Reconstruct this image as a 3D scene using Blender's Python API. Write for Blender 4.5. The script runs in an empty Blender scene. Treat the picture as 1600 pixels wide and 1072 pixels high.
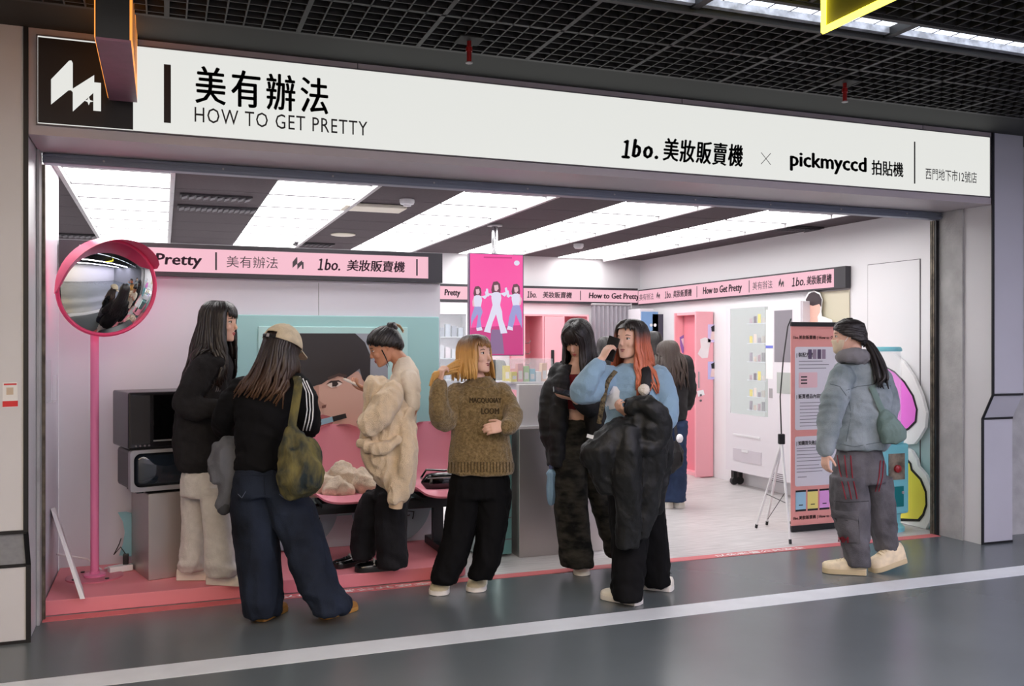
import bpy, bmesh, math, random
from mathutils import Vector as V, Matrix, noise, Quaternion
random.seed(7)
SC = bpy.context.scene
COL = SC.collection
# ------------------------------------------------------------------ camera, light, exposure
FOC, YAW, CAMH, CAMD, HOR = 1436.0, math.radians(20.8), 1.47, 5.49, 540.0
cam = bpy.data.cameras.new('camera')
cam.sensor_width = 36; cam.lens = 36 * FOC / 1600; cam.shift_y = (HOR - 536) / 1600
camo = bpy.data.objects.new('camera', cam); COL.objects.link(camo)
camo.location = (0, -CAMD, CAMH); camo.rotation_euler = (math.pi / 2, 0, -YAW)
SC.camera = camo
w = bpy.data.worlds.new('world'); SC.world = w; w.use_nodes = True
w.node_tree.nodes['Background'].inputs[0].default_value = (.75, .8, .9, 1)
w.node_tree.nodes['Background'].inputs[1].default_value = .12
SC.view_settings.view_transform = 'Standard'; SC.view_settings.look = 'None'
SC.view_settings.exposure = 0.0; SC.view_settings.gamma = 1; SC.view_settings.use_curve_mapping = False
L_SHOP, L_ADDED, L_SIGN = 6.3, 26.0, .83     # radiance of shop ceiling panels, added corridor lamps, sign face

# ------------------------------------------------------------------ pixel -> place (positions measured in the photograph)
FX, FY, RX, RY = math.sin(YAW), math.cos(YAW), math.cos(YAW), -math.sin(YAW)
def ray(px, py):
    r = (px - 800) / FOC
    return V((FX + r * RX, FY + r * RY, (HOR - py) / FOC))
CAM = V((0, -CAMD, CAMH))
def W(px, py, d): return CAM + ray(px, py) * d
def fl(px, py, z=0.0):
    a = ray(px, py); return CAM + a * ((z - CAMH) / a.z)
def fy(px, py, Y):
    a = ray(px, py); return CAM + a * ((Y + CAMD) / a.y)
def fx(px, py, X):
    a = ray(px, py); return CAM + a * (X / a.x)
RV, FV, ZV = V((RX, RY, 0)), V((FX, FY, 0)), V((0, 0, 1))
def dv(r, f, z=0): return (RV * r + FV * f + ZV * z).normalized()

# ------------------------------------------------------------------ materials
def lin(c):
    return tuple(((v / 255) / 12.92 if v / 255 <= .04045 else ((v / 255 + .055) / 1.055) ** 2.4) for v in c) + (1,)
MATS = {}
def mat(name, c, rough=.5, metal=0, var=None, bump=None, emit=0, coat=0, alpha=1, trans=0, spec=.5, sheen=0, c2=None, stretch=None):
    if name in MATS: return MATS[name]
    m = bpy.data.materials.new(name); m.use_nodes = True; MATS[name] = m
    nt = m.node_tree; b = nt.nodes['Principled BSDF']; N = nt.nodes.new; L = nt.links.new
    col = lin(c)
    if rough >= .8 and spec == .5: spec = .2
    b.inputs['Base Color'].default_value = col; b.inputs['Roughness'].default_value = rough
    b.inputs['Metallic'].default_value = metal; b.inputs['Coat Weight'].default_value = coat
    b.inputs['Alpha'].default_value = alpha; b.inputs['Transmission Weight'].default_value = trans
    b.inputs['Specular IOR Level'].default_value = spec; b.inputs['Sheen Weight'].default_value = sheen
    m.diffuse_color = col
    co = N('ShaderNodeTexCoord').outputs['Object']
    if stretch:
        mp = N('ShaderNodeMapping'); mp.inputs['Scale'].default_value = stretch; L(co, mp.inputs[0]); co = mp.outputs[0]
    if var:                                    # (scale, amount) or with c2 a second colour
        n = N('ShaderNodeTexNoise'); n.inputs['Scale'].default_value = var[0]; n.inputs['Detail'].default_value = 5
        L(co, n.inputs['Vector'])
        r = N('ShaderNodeValToRGB'); L(n.outputs[0], r.inputs[0])
        k = var[1]
        r.color_ramp.elements[0].position = .35; r.color_ramp.elements[1].position = .65
        if c2: ca, cb = col, lin(c2)
        else:
            ca = tuple(v * (1 - k) for v in col[:3]) + (1,); cb = tuple(min(1, v * (1 + k)) for v in col[:3]) + (1,)
        r.color_ramp.elements[0].color = ca; r.color_ramp.elements[1].color = cb
        L(r.outputs[0], b.inputs['Base Color'])
    if bump:
        n = N('ShaderNodeTexNoise'); n.inputs['Scale'].default_value = bump[0]; n.inputs['Detail'].default_value = 3
        L(co, n.inputs['Vector'])
        bp = N('ShaderNodeBump'); bp.inputs['Strength'].default_value = bump[1]; bp.inputs['Distance'].default_value = .01
        L(n.outputs[0], bp.inputs['Height']); L(bp.outputs[0], b.inputs['Normal'])
    if emit:
        b.inputs['Emission Color'].default_value = col; b.inputs['Emission Strength'].default_value = emit
        b.inputs['Base Color'].default_value = (.02, .02, .02, 1)
    return m
def ramp_mat(name, stops, axis=2, rough=.5, bump=None, var=0, spec=.5, local=False, sheen=0):
    """colour changes along an axis of the object (dyed hair, faded jeans, printed wall)"""
    if name in MATS: return MATS[name]
    m = bpy.data.materials.new(name); m.use_nodes = True; MATS[name] = m
    nt = m.node_tree; b = nt.nodes['Principled BSDF']; N = nt.nodes.new; L = nt.links.new
    b.inputs['Roughness'].default_value = rough; b.inputs['Specular IOR Level'].default_value = spec
    b.inputs['Sheen Weight'].default_value = sheen
    tc = N('ShaderNodeTexCoord'); sp = N('ShaderNodeSeparateXYZ'); L(tc.outputs['Object'], sp.inputs[0])
    mr = N('ShaderNodeMapRange'); z0, z1 = stops[0][0], stops[-1][0]
    mr.inputs[1].default_value = z0; mr.inputs[2].default_value = z1
    src = sp.outputs[axis]
    if var:
        n = N('ShaderNodeTexNoise'); n.inputs['Scale'].default_value = 28; L(tc.outputs['Object'], n.inputs[0])
        ma = N('ShaderNodeMath'); ma.operation = 'MULTIPLY_ADD'; L(n.outputs[0], ma.inputs[0]); ma.inputs[1].default_value = var
        L(src, ma.inputs[2]); src = ma.outputs[0]
    L(src, mr.inputs[0]); r = N('ShaderNodeValToRGB'); L(mr.outputs[0], r.inputs[0])
    el = r.color_ramp.elements
    while len(el) < len(stops): el.new(.5)
    for e, (z, c) in zip(el, stops): e.position = (z - z0) / (z1 - z0); e.color = lin(c)
    L(r.outputs[0], b.inputs['Base Color'])
    if bump:
        n = N('ShaderNodeTexNoise'); n.inputs['Scale'].default_value = bump[0]
        mp = N('ShaderNodeMapping'); mp.inputs['Scale'].default_value = (1, 1, .06); L(tc.outputs['Object'], mp.inputs[0]); L(mp.outputs[0], n.inputs[0])
        bp = N('ShaderNodeBump'); bp.inputs['Strength'].default_value = bump[1]; bp.inputs['Distance'].default_value = .01
        L(n.outputs[0], bp.inputs['Height']); L(bp.outputs[0], b.inputs['Normal'])
    m.diffuse_color = lin(stops[0][1])
    return m

# ------------------------------------------------------------------ mesh helpers
def frames(pts, hint=None):
    T = []
    for i in range(len(pts)):
        a = pts[max(0, i - 1)]; b = pts[min(len(pts) - 1, i + 1)]
        t = (b - a); T.append(t.normalized() if t.length > 1e-9 else V((0, 0, 1)))
    h = V(hint) if hint else (V((0, 1, 0)) if abs(T[0].y) < .9 else V((1, 0, 0)))
    out = []
    u = (h - T[0] * h.dot(T[0])).normalized()
    for t in T:
        u2 = u - t * u.dot(t)
        u = u2.normalized() if u2.length > 1e-6 else u
        out.append((u, t.cross(u).normalized()))
    return out
class MB:
    def __init__(s): s.v = []; s.f = []
    def add(s, vs, fs):
        o = len(s.v); s.v += [tuple(p) for p in vs]; s.f += [tuple(i + o for i in f) for f in fs]; return s
    def box(s, x0, x1, y0, y1, z0, z1):
        return s.add([(x, y, z) for z in (z0, z1) for y in (y0, y1) for x in (x0, x1)],
                     [(0, 2, 3, 1), (4, 5, 7, 6), (0, 1, 5, 4), (2, 6, 7, 3), (0, 4, 6, 2), (1, 3, 7, 5)])
    def obox(s, c, X, Y, Z):                      # half-axis vectors
        c = V(c)
        vs = [c + X * i + Y * j + Z * k for k in (-1, 1) for j in (-1, 1) for i in (-1, 1)]
        return s.add(vs, [(0, 2, 3, 1), (4, 5, 7, 6), (0, 1, 5, 4), (2, 6, 7, 3), (0, 4, 6, 2), (1, 3, 7, 5)])
    def loft(s, rings, cap=True, closed=True):
        n = len(rings[0]); vs = [p for r in rings for p in r]; fs = []
        for i in range(len(rings) - 1):
            for j in range(n if closed else n - 1):
                k = (j + 1) % n
                fs.append((i * n + j, i * n + k, (i + 1) * n + k, (i + 1) * n + j))
        if cap: fs.append(tuple(reversed(range(n)))); fs.append(tuple((len(rings) - 1) * n + j for j in range(n)))
        return s.add(vs, fs)
    def tube(s, pts, r, n=8, hint=None, cap=True, round_ends=False):
        pts = [V(p) for p in pts]
        if not isinstance(r, (list, tuple)): r = [r] * len(pts)
        r = [x if isinstance(x, (tuple, list)) else (x, x) for x in r]
        if round_ends:
            d0 = (pts[0] - pts[1]).normalized(); d1 = (pts[-1] - pts[-2]).normalized()
            m0 = min(r[0]); m1 = min(r[-1])
            pts = [pts[0] + d0 * m0 * .9, pts[0] + d0 * m0 * .55] + pts + [pts[-1] + d1 * m1 * .55, pts[-1] + d1 * m1 * .9]
            r = [(r[0][0] * .35, r[0][1] * .35), (r[0][0] * .8, r[0][1] * .8)] + list(r) + [(r[-1][0] * .8, r[-1][1] * .8), (r[-1][0] * .35, r[-1][1] * .35)]
        fr = frames(pts, hint); rings = []
        for p, (u, b), (a, c) in zip(pts, fr, r):
            rings.append([p + u * (a * math.cos(2 * math.pi * k / n)) + b * (c * math.sin(2 * math.pi * k / n)) for k in range(n)])
        return s.loft(rings, cap)
    def prism(s, poly, ext):                      # poly: 3-D outline, ext: thickness vector
        n = len(poly); a = [V(p) for p in poly]; b = [p + V(ext) for p in a]
        return s.add(a + b, [tuple(range(n - 1, -1, -1)), tuple(range(n, 2 * n))] + [(i, (i + 1) % n, n + (i + 1) % n, n + i) for i in range(n)])
    def lathe(s, prof, c=(0, 0, 0), n=20, axis=None):
        c = V(c); rings = []
        ax = V(axis).normalized() if axis else V((0, 0, 1))
        u = ax.orthogonal().normalized(); b = ax.cross(u)
        for r, h in prof:
            rings.append([c + ax * h + u * (r * math.cos(2 * math.pi * k / n)) + b * (r * math.sin(2 * math.pi * k / n)) for k in range(n)])
        return s.loft(rings)
    def ell(s, c, rx, ry, rz, n=12, m=8, M=None):
        rings = []
        for i in range(1, m):
            t = math.pi * i / m
            rg = []
            for k in range(n):
                p = V((rx * math.sin(t) * math.cos(2 * math.pi * k / n), ry * math.sin(t) * math.sin(2 * math.pi * k / n), -rz * math.cos(t)))
                rg.append(V(c) + (M @ p if M else p))
            rings.append(rg)
        return s.loft(rings)
    def mesh(s, name):
        me = bpy.data.meshes.new(name); me.from_pydata(s.v, [], s.f); me.update(); return me
    def build(s, name, m=None, parent=None, smooth=False, bevel=0, flat_angle=40, fix=True):
        me = s.mesh(name)
        if fix:
            bm = bmesh.new(); bm.from_mesh(me); bmesh.ops.recalc_face_normals(bm, faces=bm.faces); bm.to_mesh(me); bm.free()
        if smooth:
            me.polygons.foreach_set('use_smooth', [True] * len(me.polygons))
            if flat_angle: me.set_sharp_from_angle(angle=math.radians(flat_angle))
        o = place(name, me, m, parent)
        if bevel:
            b = o.modifiers.new('bevel', 'BEVEL'); b.width = bevel; b.segments = 2; b.limit_method = 'ANGLE'
        return o
def place(name, me, m=None, parent=None):
    o = bpy.data.objects.new(name, me); COL.objects.link(o)
    if m: 
        if not me.materials: me.materials.append(m)
    if parent: o.parent = parent
    return o
def thing(name, label, cat, group=None):
    o = bpy.data.objects.new(name, None); COL.objects.link(o); o.empty_display_size = .1
    return tag(o, label, cat, group)
def tag(o, label, cat, group=None):
    o['label'] = label; o['category'] = cat
    if group: o['group'] = group
    return o
def struct(o, label=None):
    o['kind'] = 'structure'
    if label: o['label'] = label
    return o
def text(body, m, parent, O, U, Vv, box, bold=0, shear=0, name='lettering', spacing=1.0, heavy=0):
    """lettering fitted into box (u0,u1,v0,v1) on the plane O + u*U + v*Vv"""
    cu = bpy.data.curves.new('lettering', 'FONT'); cu.body = body; cu.offset = bold; cu.shear = shear; cu.resolution_u = 2
    cu.space_character = spacing; cu.fill_mode = 'FRONT'
    ob = bpy.data.objects.new('tmp', cu)
    me = bpy.data.meshes.new_from_object(ob)
    bpy.data.objects.remove(ob)
    xs = [v.co.x for v in me.vertices]; ys = [v.co.y for v in me.vertices]
    if not xs: return None
    x0, x1, y0, y1 = min(xs), max(xs), min(ys), max(ys)
    u0, u1, v0, v1 = box
    O, U, Vv = V(O), V(U), V(Vv)
    for v in me.vertices:
        v.co = O + U * (u0 + (v.co.x - x0) / (x1 - x0) * (u1 - u0)) + Vv * (v0 + (v.co.y - y0) / (y1 - y0) * (v1 - v0))
    if heavy:
        me2 = MB()
        vs = [v.co.copy() for v in me.vertices]; fs = [tuple(p.vertices) for p in me.polygons]
        h = (v1 - v0) * heavy
        for du, dz in ((-h, 0), (h, 0), (0, h * .5), (0, -h * .5)): me2.add([v + U * du + Vv * dz for v in vs], fs)
        me = me2.mesh(name)
    me.name = name; me.materials.clear()
    return place(name, me, m, parent)
def flat(name, pts, m, parent):
    return MB().add(pts, [tuple(range(len(pts)))]).build(name, m, parent, fix=False)
def evalmesh(o):
    bpy.context.view_layer.update()
    dg = bpy.context.evaluated_depsgraph_get()
    me = bpy.data.meshes.new_from_object(o.evaluated_get(dg))
    return me
def remesh(mb, vox, it=4, fac=.5, disp=None):
    """one continuous skin grown over the lofted pieces"""
    me = mb.mesh('tmp')
    bm = bmesh.new(); bm.from_mesh(me); bmesh.ops.recalc_face_normals(bm, faces=bm.faces); bm.to_mesh(me); bm.free()
    o = bpy.data.objects.new('tmp', me); COL.objects.link(o)
    r = o.modifiers.new('r', 'REMESH'); r.mode = 'VOXEL'; r.voxel_size = vox; r.use_smooth_shade = True
    if it: s = o.modifiers.new('s', 'SMOOTH'); s.factor = fac; s.iterations = it
    out = evalmesh(o)
    bpy.data.objects.remove(o); bpy.data.meshes.remove(me)
    if disp:
        no = [v.normal.copy() for v in out.vertices]
        for v, n in zip(out.vertices, no): v.co = v.co + n * disp(v.co)
    out.polygons.foreach_set('use_smooth', [True] * len(out.polygons)); out.materials.clear()
    return out
# ------------------------------------------------------------------ palette
M_epoxy = mat('grey_epoxy', (88, 95, 98), .26, var=(1.3, .06), bump=(3, .03), spec=.6)
M_stripe = mat('white_floor_paint', (205, 210, 214), .4, var=(6, .04))
M_vinyl = mat('grey_vinyl_planks', (176, 172, 172), .42, var=(3, .1), c2=(205, 201, 201), stretch=(1.2, 22, 1))
M_red = mat('coral_threshold', (205, 108, 112), .5)
M_white = mat('white_paint', (226, 225, 228), .5)
M_wallw = mat('white_wall', (230, 229, 232), .45)
M_lilac = mat('pale_lilac_wall', (212, 211, 220), .35)
M_head = mat('header_metal_panel', (176, 168, 172), .4, var=(2, .02))
M_panel = mat('white_metal_panel', (200, 200, 202), .38, var=(2, .02))
M_grey = mat('grey_panel', (150, 152, 156), .5, var=(30, .08))
M_lav = mat('lavender_grey_panel', (178, 178, 186), .4, var=(2, .02))
M_joint = mat('black_joint', (12, 12, 16), .5)
M_black = mat('black_plastic', (16, 16, 18), .4)
M_dark = mat('dark_soffit', (44, 45, 44), .7)
M_void = mat('dark_void', (6, 6, 7), .9)
M_bar = mat('black_grid_metal', (34, 34, 34), .5)
M_tile = mat('charcoal_ceiling_tile', (84, 76, 80), .8, var=(60, .06))
M_rail = mat('grey_rail', (165, 162, 165), .4)
M_conc = mat('concrete', (165, 165, 164), .75, var=(7, .13), bump=(60, .2))
M_steel = mat('brushed_steel', (186, 180, 174), .42, 1, bump=(4, .02), stretch=(1, 1, 40))
M_shut = mat('galvanised_shutter', (120, 126, 140), .45, .5)
M_pink = mat('coral_pink_paint', (220, 130, 140), .5)
M_lamp = mat('light_panel', (255, 253, 252), emit=L_SHOP)
M_trough0 = mat('corridor_light_panel', (236, 243, 255), emit=2.2)
M_added_lamps = [mat('added_lamp_warm', (255, 226, 190), emit=L_ADDED), mat('added_lamp_white', (255, 246, 240), emit=L_ADDED), mat('added_lamp_cool', (238, 232, 255), emit=L_ADDED)]  # unseen added lamps, tinted to warm the left and cool the right
M_sign = mat('sign_light', (247, 248, 243), emit=L_SIGN)
M_ink = mat('black_ink', (26, 24, 28), .6)
M_ink2 = mat('grey_ink', (96, 92, 98), .6)
M_wink = mat('white_print', (240, 240, 240), .5)
M_led = mat('pink_led', (250, 192, 208), emit=.92)
M_ledb = mat('led_black', (70, 48, 60), emit=.5)
M_ledf = mat('led_frame', (48, 46, 52), .45)
M_glass = mat('clear_acrylic', (235, 242, 244), .05, alpha=.16)
M_mint = mat('mint_paint', (158, 204, 204), .4)
M_mint2 = mat('mint_paint_light', (176, 216, 214), .4)

# ------------------------------------------------------------------ floors
o = struct(MB().box(-4, 9, -8, 0, -.1, 0).build('floor', M_epoxy), 'glossy grey epoxy corridor floor')
MB().box(-4, 9, -1.155, -.965, -.001, .0015).build('white_line', M_stripe, o)
o2 = struct(MB().box(-2.3, 5.9, .0, 5.1, -.1, 0).build('floor_shop', M_vinyl), 'pale grey wood look shop floor')
th = MB().box(-.6, 5.6, -.045, .045, -.001, .003).build('threshold_strip', M_red, o2)
for a, b in ((.62, 1.55), (3.6, 4.35)):
    text('以免影響公共安全', M_wink, o2, (0, 0, .0042), (1, 0, 0), (0, 1, 0), (a, b, -.035, .02), bold=.01, name='floor_lettering')
# pink platform with rounded right corner
pl = [(-.6, .06)] + [(1.72 + .1 * math.sin(a), .16 - .1 * math.cos(a)) for a in [i * math.pi / 12 for i in range(7)]] + [(1.82, .86), (-.6, .86)]
struct(MB().prism([(x, y, 0.004) for x, y in pl], (0, 0, .081)).build('platform', M_pink, bevel=.004), 'low coral pink display platform')
PZ = .085

# ------------------------------------------------------------------ facade
fh = struct(MB().box(-.614, 5.65, -.47, .0, 2.5, 3.02).build('wall_front', M_head), 'shop front header panel')
for x in (1.0, 3.05, 5.0): MB().box(x - .002, x + .002, -.4715, -.47, 2.99, 3.02).build('panel_joint', M_joint, fh)
def pillar(name, x0, x1, z0, z1, m_up, m_mid, m_low, side):
    p = MB().prism([(x0, 0, 0), (x0, -.38, 0), (x0, -.38, z0), (x0, -.47, z1), (x0, -.47, 3.02), (x0, 0, 3.02)], (x1 - x0, 0, 0)).build(name, M_panel)
    struct(p)
    xa, xb = (x0 - .001, x1 - .0) if side > 0 else (x0, x1 + .001)
    e = .004
    MB().add([(xa, -.38 - e, .015), (xb, -.38 - e, .015), (xb, -.38 - e, z0 - .01), (xa, -.38 - e, z0 - .01)], [(0, 1, 2, 3)]).build('lower_panel', m_low, p)
    MB().add([(xa, -.38 - e, z0), (xb, -.38 - e, z0), (xb, -.47 - e, z1), (xa, -.47 - e, z1)], [(0, 1, 2, 3)]).build('sloped_panel', m_mid, p)
    MB().add([(xa, -.47 - e, z1 + .01), (xb, -.47 - e, z1 + .01), (xb, -.47 - e, 3.02), (xa, -.47 - e, 3.02)], [(0, 1, 2, 3)]).build('upper_panel', m_up, p)
    xe = x0 if side > 0 else x1
    t = .011
    MB().prism([(xe - t, -.384, 0), (xe - t, -.384, z0), (xe - t, -.474, z1), (xe - t, -.474, 3.02), (xe - t, -.482, 3.02), (xe - t, -.482, z1), (xe - t, -.392, z0), (xe - t, -.392, 0)], (2 * t, 0, 0)).build('edge_strip', M_joint, p)
    for z, y in ((z0, -.38), (z1, -.47), (.006, -.38)):
        MB().box(x0, x1, y - .01, y - .003, z - .008, z + .008).build('joint_strip', M_joint, p)
    return p
pr = pillar('wall_right_pillar', 5.65, 5.95, .93, 1.11, M_lav, M_lav, M_lav, 1)
plf = pillar('wall_left_pillar', -4, -.622, .385, .565, M_panel, M_grey, M_panel, -1)
struct(MB().box(5.951, 9, -.2, 0, 0, 3.02).build('wall_front_right', M_conc), 'bare concrete wall right of the shop')
c = struct(MB().box(5.632, 5.649, -.22, -.001, 0, 2.499).build('trim_1', M_conc)); 
c = struct(MB().box(-.62, -.606, -.1, -.001, 0, 2.499).build('trim_2', M_conc))
# shutter bar + guide rails
sb = struct(MB().box(-.6, 5.63, -.03, .05, 2.445, 2.499).build('trim_3', M_shut, bevel=.006), 'rolled up galvanised shutter')
for z in (2.462, 2.482): MB().box(-.6, 5.63, -.036, -.03, z - .003, z + .003).build('shutter_rib', M_shut, sb)
for x in [i * .62 - .3 for i in range(10)]: MB().lathe([(.006, 0), (.006, .005)], (x, -.031, 2.472), 8, (0, -1, 0)).build('rivet', M_rail, sb)
M_rust = mat('worn_brown_rail', (96, 88, 76), .5, .4, var=(14, .5))
for k, (a, b, m_) in enumerate(((.0, .014, M_black), (.02, .034, M_rust), (.04, .06, M_rust))):
    struct(MB().box(5.60, 5.629, a, b, 0, 2.44).build('trim_%d' % (4 + k), m_))
struct(MB().box(-.605, -.59, .0, .03, 0, 2.44).build('trim_7', M_rust))
# notice sticker on the left pillar
nt_ = thing('notice_sticker', 'small white and red notice sticker on the left white pillar', 'sticker')
def npt(px, py): return fy(px, py, -.4765)
flat('paper', [npt(4, 637), npt(28, 636), npt(27, 597), npt(4, 598)], mat('paper', (222, 222, 220), .6), nt_)
flat('red_band', [p + V((0, -.001, 0)) for p in (npt(4, 636), npt(28, 635), npt(28, 626), npt(4, 627))], mat('notice_red', (205, 40, 44), .5), nt_)
flat('red_heading', [p + V((0, -.001, 0)) for p in (npt(6, 602), npt(26, 601.5), npt(26, 599), npt(6, 599.5))], mat('notice_red', (205, 40, 44), .5), nt_)
flat('icon_tile', [p + V((0, -.001, 0)) for p in (npt(10, 617), npt(21, 616.6), npt(21, 605.4), npt(10, 605.6))], mat('notice_tan', (190, 172, 150), .5), nt_)

# ------------------------------------------------------------------ the big light box sign
sg = thing('shop_sign', 'long white illuminated shop sign with black lettering above the entrance', 'sign')
SY = -.478
SX0, SX1, SZ0, SZ1 = -.571, 5.619, 2.553, 2.982
MB().box(SX0, SX1, SY, -.4705, SZ0, SZ1).build('light_face', M_sign, sg)
for a in ((SX0 - .006, SX1 + .006, SZ1, SZ1 + .006), (SX0 - .006, SX1 + .006, SZ0 - .006, SZ0), (SX0 - .006, SX0, SZ0, SZ1), (SX1, SX1 + .006, SZ0, SZ1)):
    MB().box(a[0], a[1], SY - .006, -.4705, a[2], a[3]).build('sign_frame', M_ink2, sg)
SO, UX, UZ = V((0, SY - .0015, 0)), V((1, 0, 0)), V((0, 0, 1))
def sbox(px0, px1, pt, pb):           # box on the sign plane from photo extents at its centre column
    a = fy(px0, pb, SY); b = fy(px1, pt, SY); pm = (px0 + px1) / 2
    return (a.x, b.x, fy(pm, pb, SY).z, fy(pm, pt, SY).z)
def srect(name, px0, px1, pt, pb, m):
    u0, u1, v0, v1 = sbox(px0, px1, pt, pb)
    return MB().box(u0, u1, SY - .004, SY - .0004, v0, v1).build(name, m, sg)
lg = srect('logo_square', 59.5, 208, 66, 197, M_ink)
lg.data.vertices  # black tile carrying the zigzag emblem
def emblem(parent, O, U, Vv, s, m, star=True):
    """white zigzag mark: two slanted bars, a small post and a four-point star; s = height, origin lower left"""
    def pg(name, pts): flat(name, [V(O) + V(U) * (x * s) + V(Vv) * (y * s) for x, y in pts], m, parent)
    pg('emblem_bar', [(0, .1), (.30, .40), (.345, .405), (.375, .37), (.375, .0), (.75, .41), (.75, .74), (.375, .44), (.375, .93), (.35, .98), (.31, .97), (0, .58)])
    pg('emblem_bar', [(.735, .05), (.87, .05), (.87, .60), (.735, .60)])
    if star:
        q = []
        for i in range(16):
            a = i * math.pi / 8; r = .085 * (1 if i % 4 == 0 else .36 if i % 4 == 2 else .5)
            q.append((.655 + r * math.cos(a), .23 + r * math.sin(a)))
        pg('emblem_star', q)
a = fy(80, 172, SY); b = fy(127, 98, SY)
emblem(sg, (a.x, SY - .006, a.z), UX, UZ, b.z - a.z + .01, M_sign)
srect('divider_bar', 256, 267, 101, 192, M_ink)
text('美有辦法', M_ink, sg, SO, UX, UZ, sbox(306, 512, 113, 170), heavy=.018, spacing=1.25)
text('HOW TO GET PRETTY', M_ink, sg, SO, UX, UZ, sbox(304, 574, 178.5, 201.5), spacing=1.1)
text('１', M_ink, sg, SO, UX, UZ, sbox(972, 983, 219, 247), shear=.2, heavy=.06); text('bo.', M_ink, sg, SO, UX, UZ, sbox(988, 1027, 219, 247), shear=.2, spacing=1.25, heavy=.06)
text('美妝販賣機', M_ink, sg, SO, UX, UZ, sbox(1036, 1160, 221, 256), shear=.12, spacing=1.1, heavy=.03)
u0, u1, v0, v1 = sbox(1189, 1204, 239, 257)
for s_ in (1, -1):
    cx, cz = (u0 + u1) / 2, (v0 + v1) / 2
    hx, hz = (u1 - u0) / 2, (v1 - v0) / 2 * s_
    MB().tube([(cx - hx, SY - .002, cz - hz), (cx + hx, SY - .002, cz + hz)], .0022, 4).build('cross_stroke', M_ink2, sg)
text('pickmyccd', M_ink, sg, SO, UX, UZ, sbox(1235, 1353, 241.5, 271), heavy=.045)
text('拍貼機', M_ink, sg, SO, UX, UZ, sbox(1362, 1411, 252, 275), heavy=.025)
srect('divider_line', 1428, 1429.5, 221.5, 287, M_ink)
text('西門地下市12號店', M_ink, sg, SO, UX, UZ, sbox(1446, 1526, 265.5, 283.5), bold=.003)

# ------------------------------------------------------------------ corridor shell
struct(MB().box(-4, 9, -8.1, -8, 0, 3.5).build('wall_back_corridor', M_white), 'white corridor wall opposite the shop')
struct(MB().box(-4.1, -4, -8, 0, 0, 3.5).build('wall_left_corridor', M_grey)); struct(MB().box(9, 9.1, -8, 0, 0, 3.5).build('wall_right_corridor', M_grey))
cc = struct(MB().box(-4, 9, -8, .0, 3.42, 3.5).build('ceiling_corridor', M_void), 'dark void above the open grid ceiling')
MB().box(-4, 9, -1.04, -.0, 3.021, 3.06).build('soffit', M_dark, cc)
MB().box(-4, 9, -1.06, -1.035, 2.955, 3.06).build('soffit_edge', M_bar, cc)
GZ = 2.955
def shared(name, me, m, parent, loc):
    o = place(name, me, m, parent); o.location = loc; return o
def bar_mesh(lx, ly, h): return MB().box(-lx / 2, lx / 2, -ly / 2, ly / 2, 0, h).mesh('grid_bar')
m1 = bar_mesh(.007, .9, .05); m1b = bar_mesh(.022, .9, .055); m2 = bar_mesh(.007, 1.7, .05); m2b = bar_mesh(.022, 1.7, .055)
for i in range(92):
    x = -1.4 + i * .0833; shared('grid_bar', m1b if i % 7 == 3 else m1, M_bar, cc, (x, -1.505, GZ))
for i in range(62):
    x = 1.2 + i * .0833; shared('grid_bar', m2b if i % 7 == 3 else m2, M_bar, cc, (x, -3.05, GZ))
m3 = bar_mesh(7.6, .007, .048); m3b = bar_mesh(7.6, .022, .054); m4 = bar_mesh(5.2, .007, .048)
for i in range(11): shared('grid_bar', m3b if i % 7 == 5 else m3, M_bar, cc, (2.4, -1.1 - i * .0833, GZ))
for i in range(20): shared('grid_bar', m4, M_bar, cc, (3.75, -2.23 - i * .0833, GZ))
for y in (-1.955, -2.2): MB().box(-4, 9, y - .014, y + .014, 2.945, 3.1).build('trough_edge', M_bar, cc)
# corridor trough light along the shop front; other two rows unseen, added for front light
M_worn = mat('worn_trough_side', (190, 192, 200), .35, .3, var=(18, .35))
for row, (ya, yb) in enumerate(((-2.19, -1.965), (-4.3, -3.9), (-6.6, -6.2))):
    t = thing('trough_light', 'long recessed corridor ceiling light with white panels ' + ('above the shop front', 'added above the middle of the corridor for front light', 'added above the far side of the corridor for front light')[row], 'ceiling light')
    for i in range(11):
        x = -3.2 + i * 1.08
        MB().box(x + .02, x + 1.06, ya, yb - .05, 3.0 if row == 0 else 2.97, 3.005 if row == 0 else 2.975).build('light_panel', M_trough0 if row == 0 else M_added_lamps[0 if x < -.6 else 1 if x < 2 else 2], t)
        if row == 0 and i > 3:
            for k in range(1, 9): MB().box(x + k * .12 - .002, x + k * .12 + .002, ya, yb - .05, 2.997, 3.0).build('panel_joint', M_ink2, t)
            MB().box(x + 1.06, x + 1.1, ya, yb, 2.96, 3.2).build('divider', M_bar, t)
    if row == 0: MB().box(-3.2, 8.7, yb - .045, yb - .012, 2.97, 3.17).build('trough_side', M_worn, t)
    else: MB().box(-3.2, 8.7, ya - .03, yb, 2.98, 3.05).build('added_lamp_tray', M_bar, t)
# sprinklers
M_spr = mat('red_sprinkler', (150, 28, 30), .35, .4)
for (px, py), nm in (((733, 70), 'red sprinkler head hanging from grid above the middle of the sign'), ((1320, 135), 'red sprinkler head hanging from grid above the right of the sign')):
    p = fl(px, py, 2.93); s_ = thing('sprinkler', nm, 'sprinkler', 'corridor sprinklers')
    MB().box(p.x - .06, p.x + .06, p.y - .06, p.y + .06, 2.948, 2.953).build('cover_plate', M_dark, s_)
    MB().lathe([(.012, -.05), (.012, 0), (.016, 0), (.016, .02), (.011, .025), (.011, .05)], (p.x, p.y, 2.897 + .0), 10).build('body', M_spr, s_, smooth=True)
    MB().lathe([(.018, 0), (.018, .004)], (p.x, p.y, 2.84), 10).build('deflector', M_rail, s_)
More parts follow.
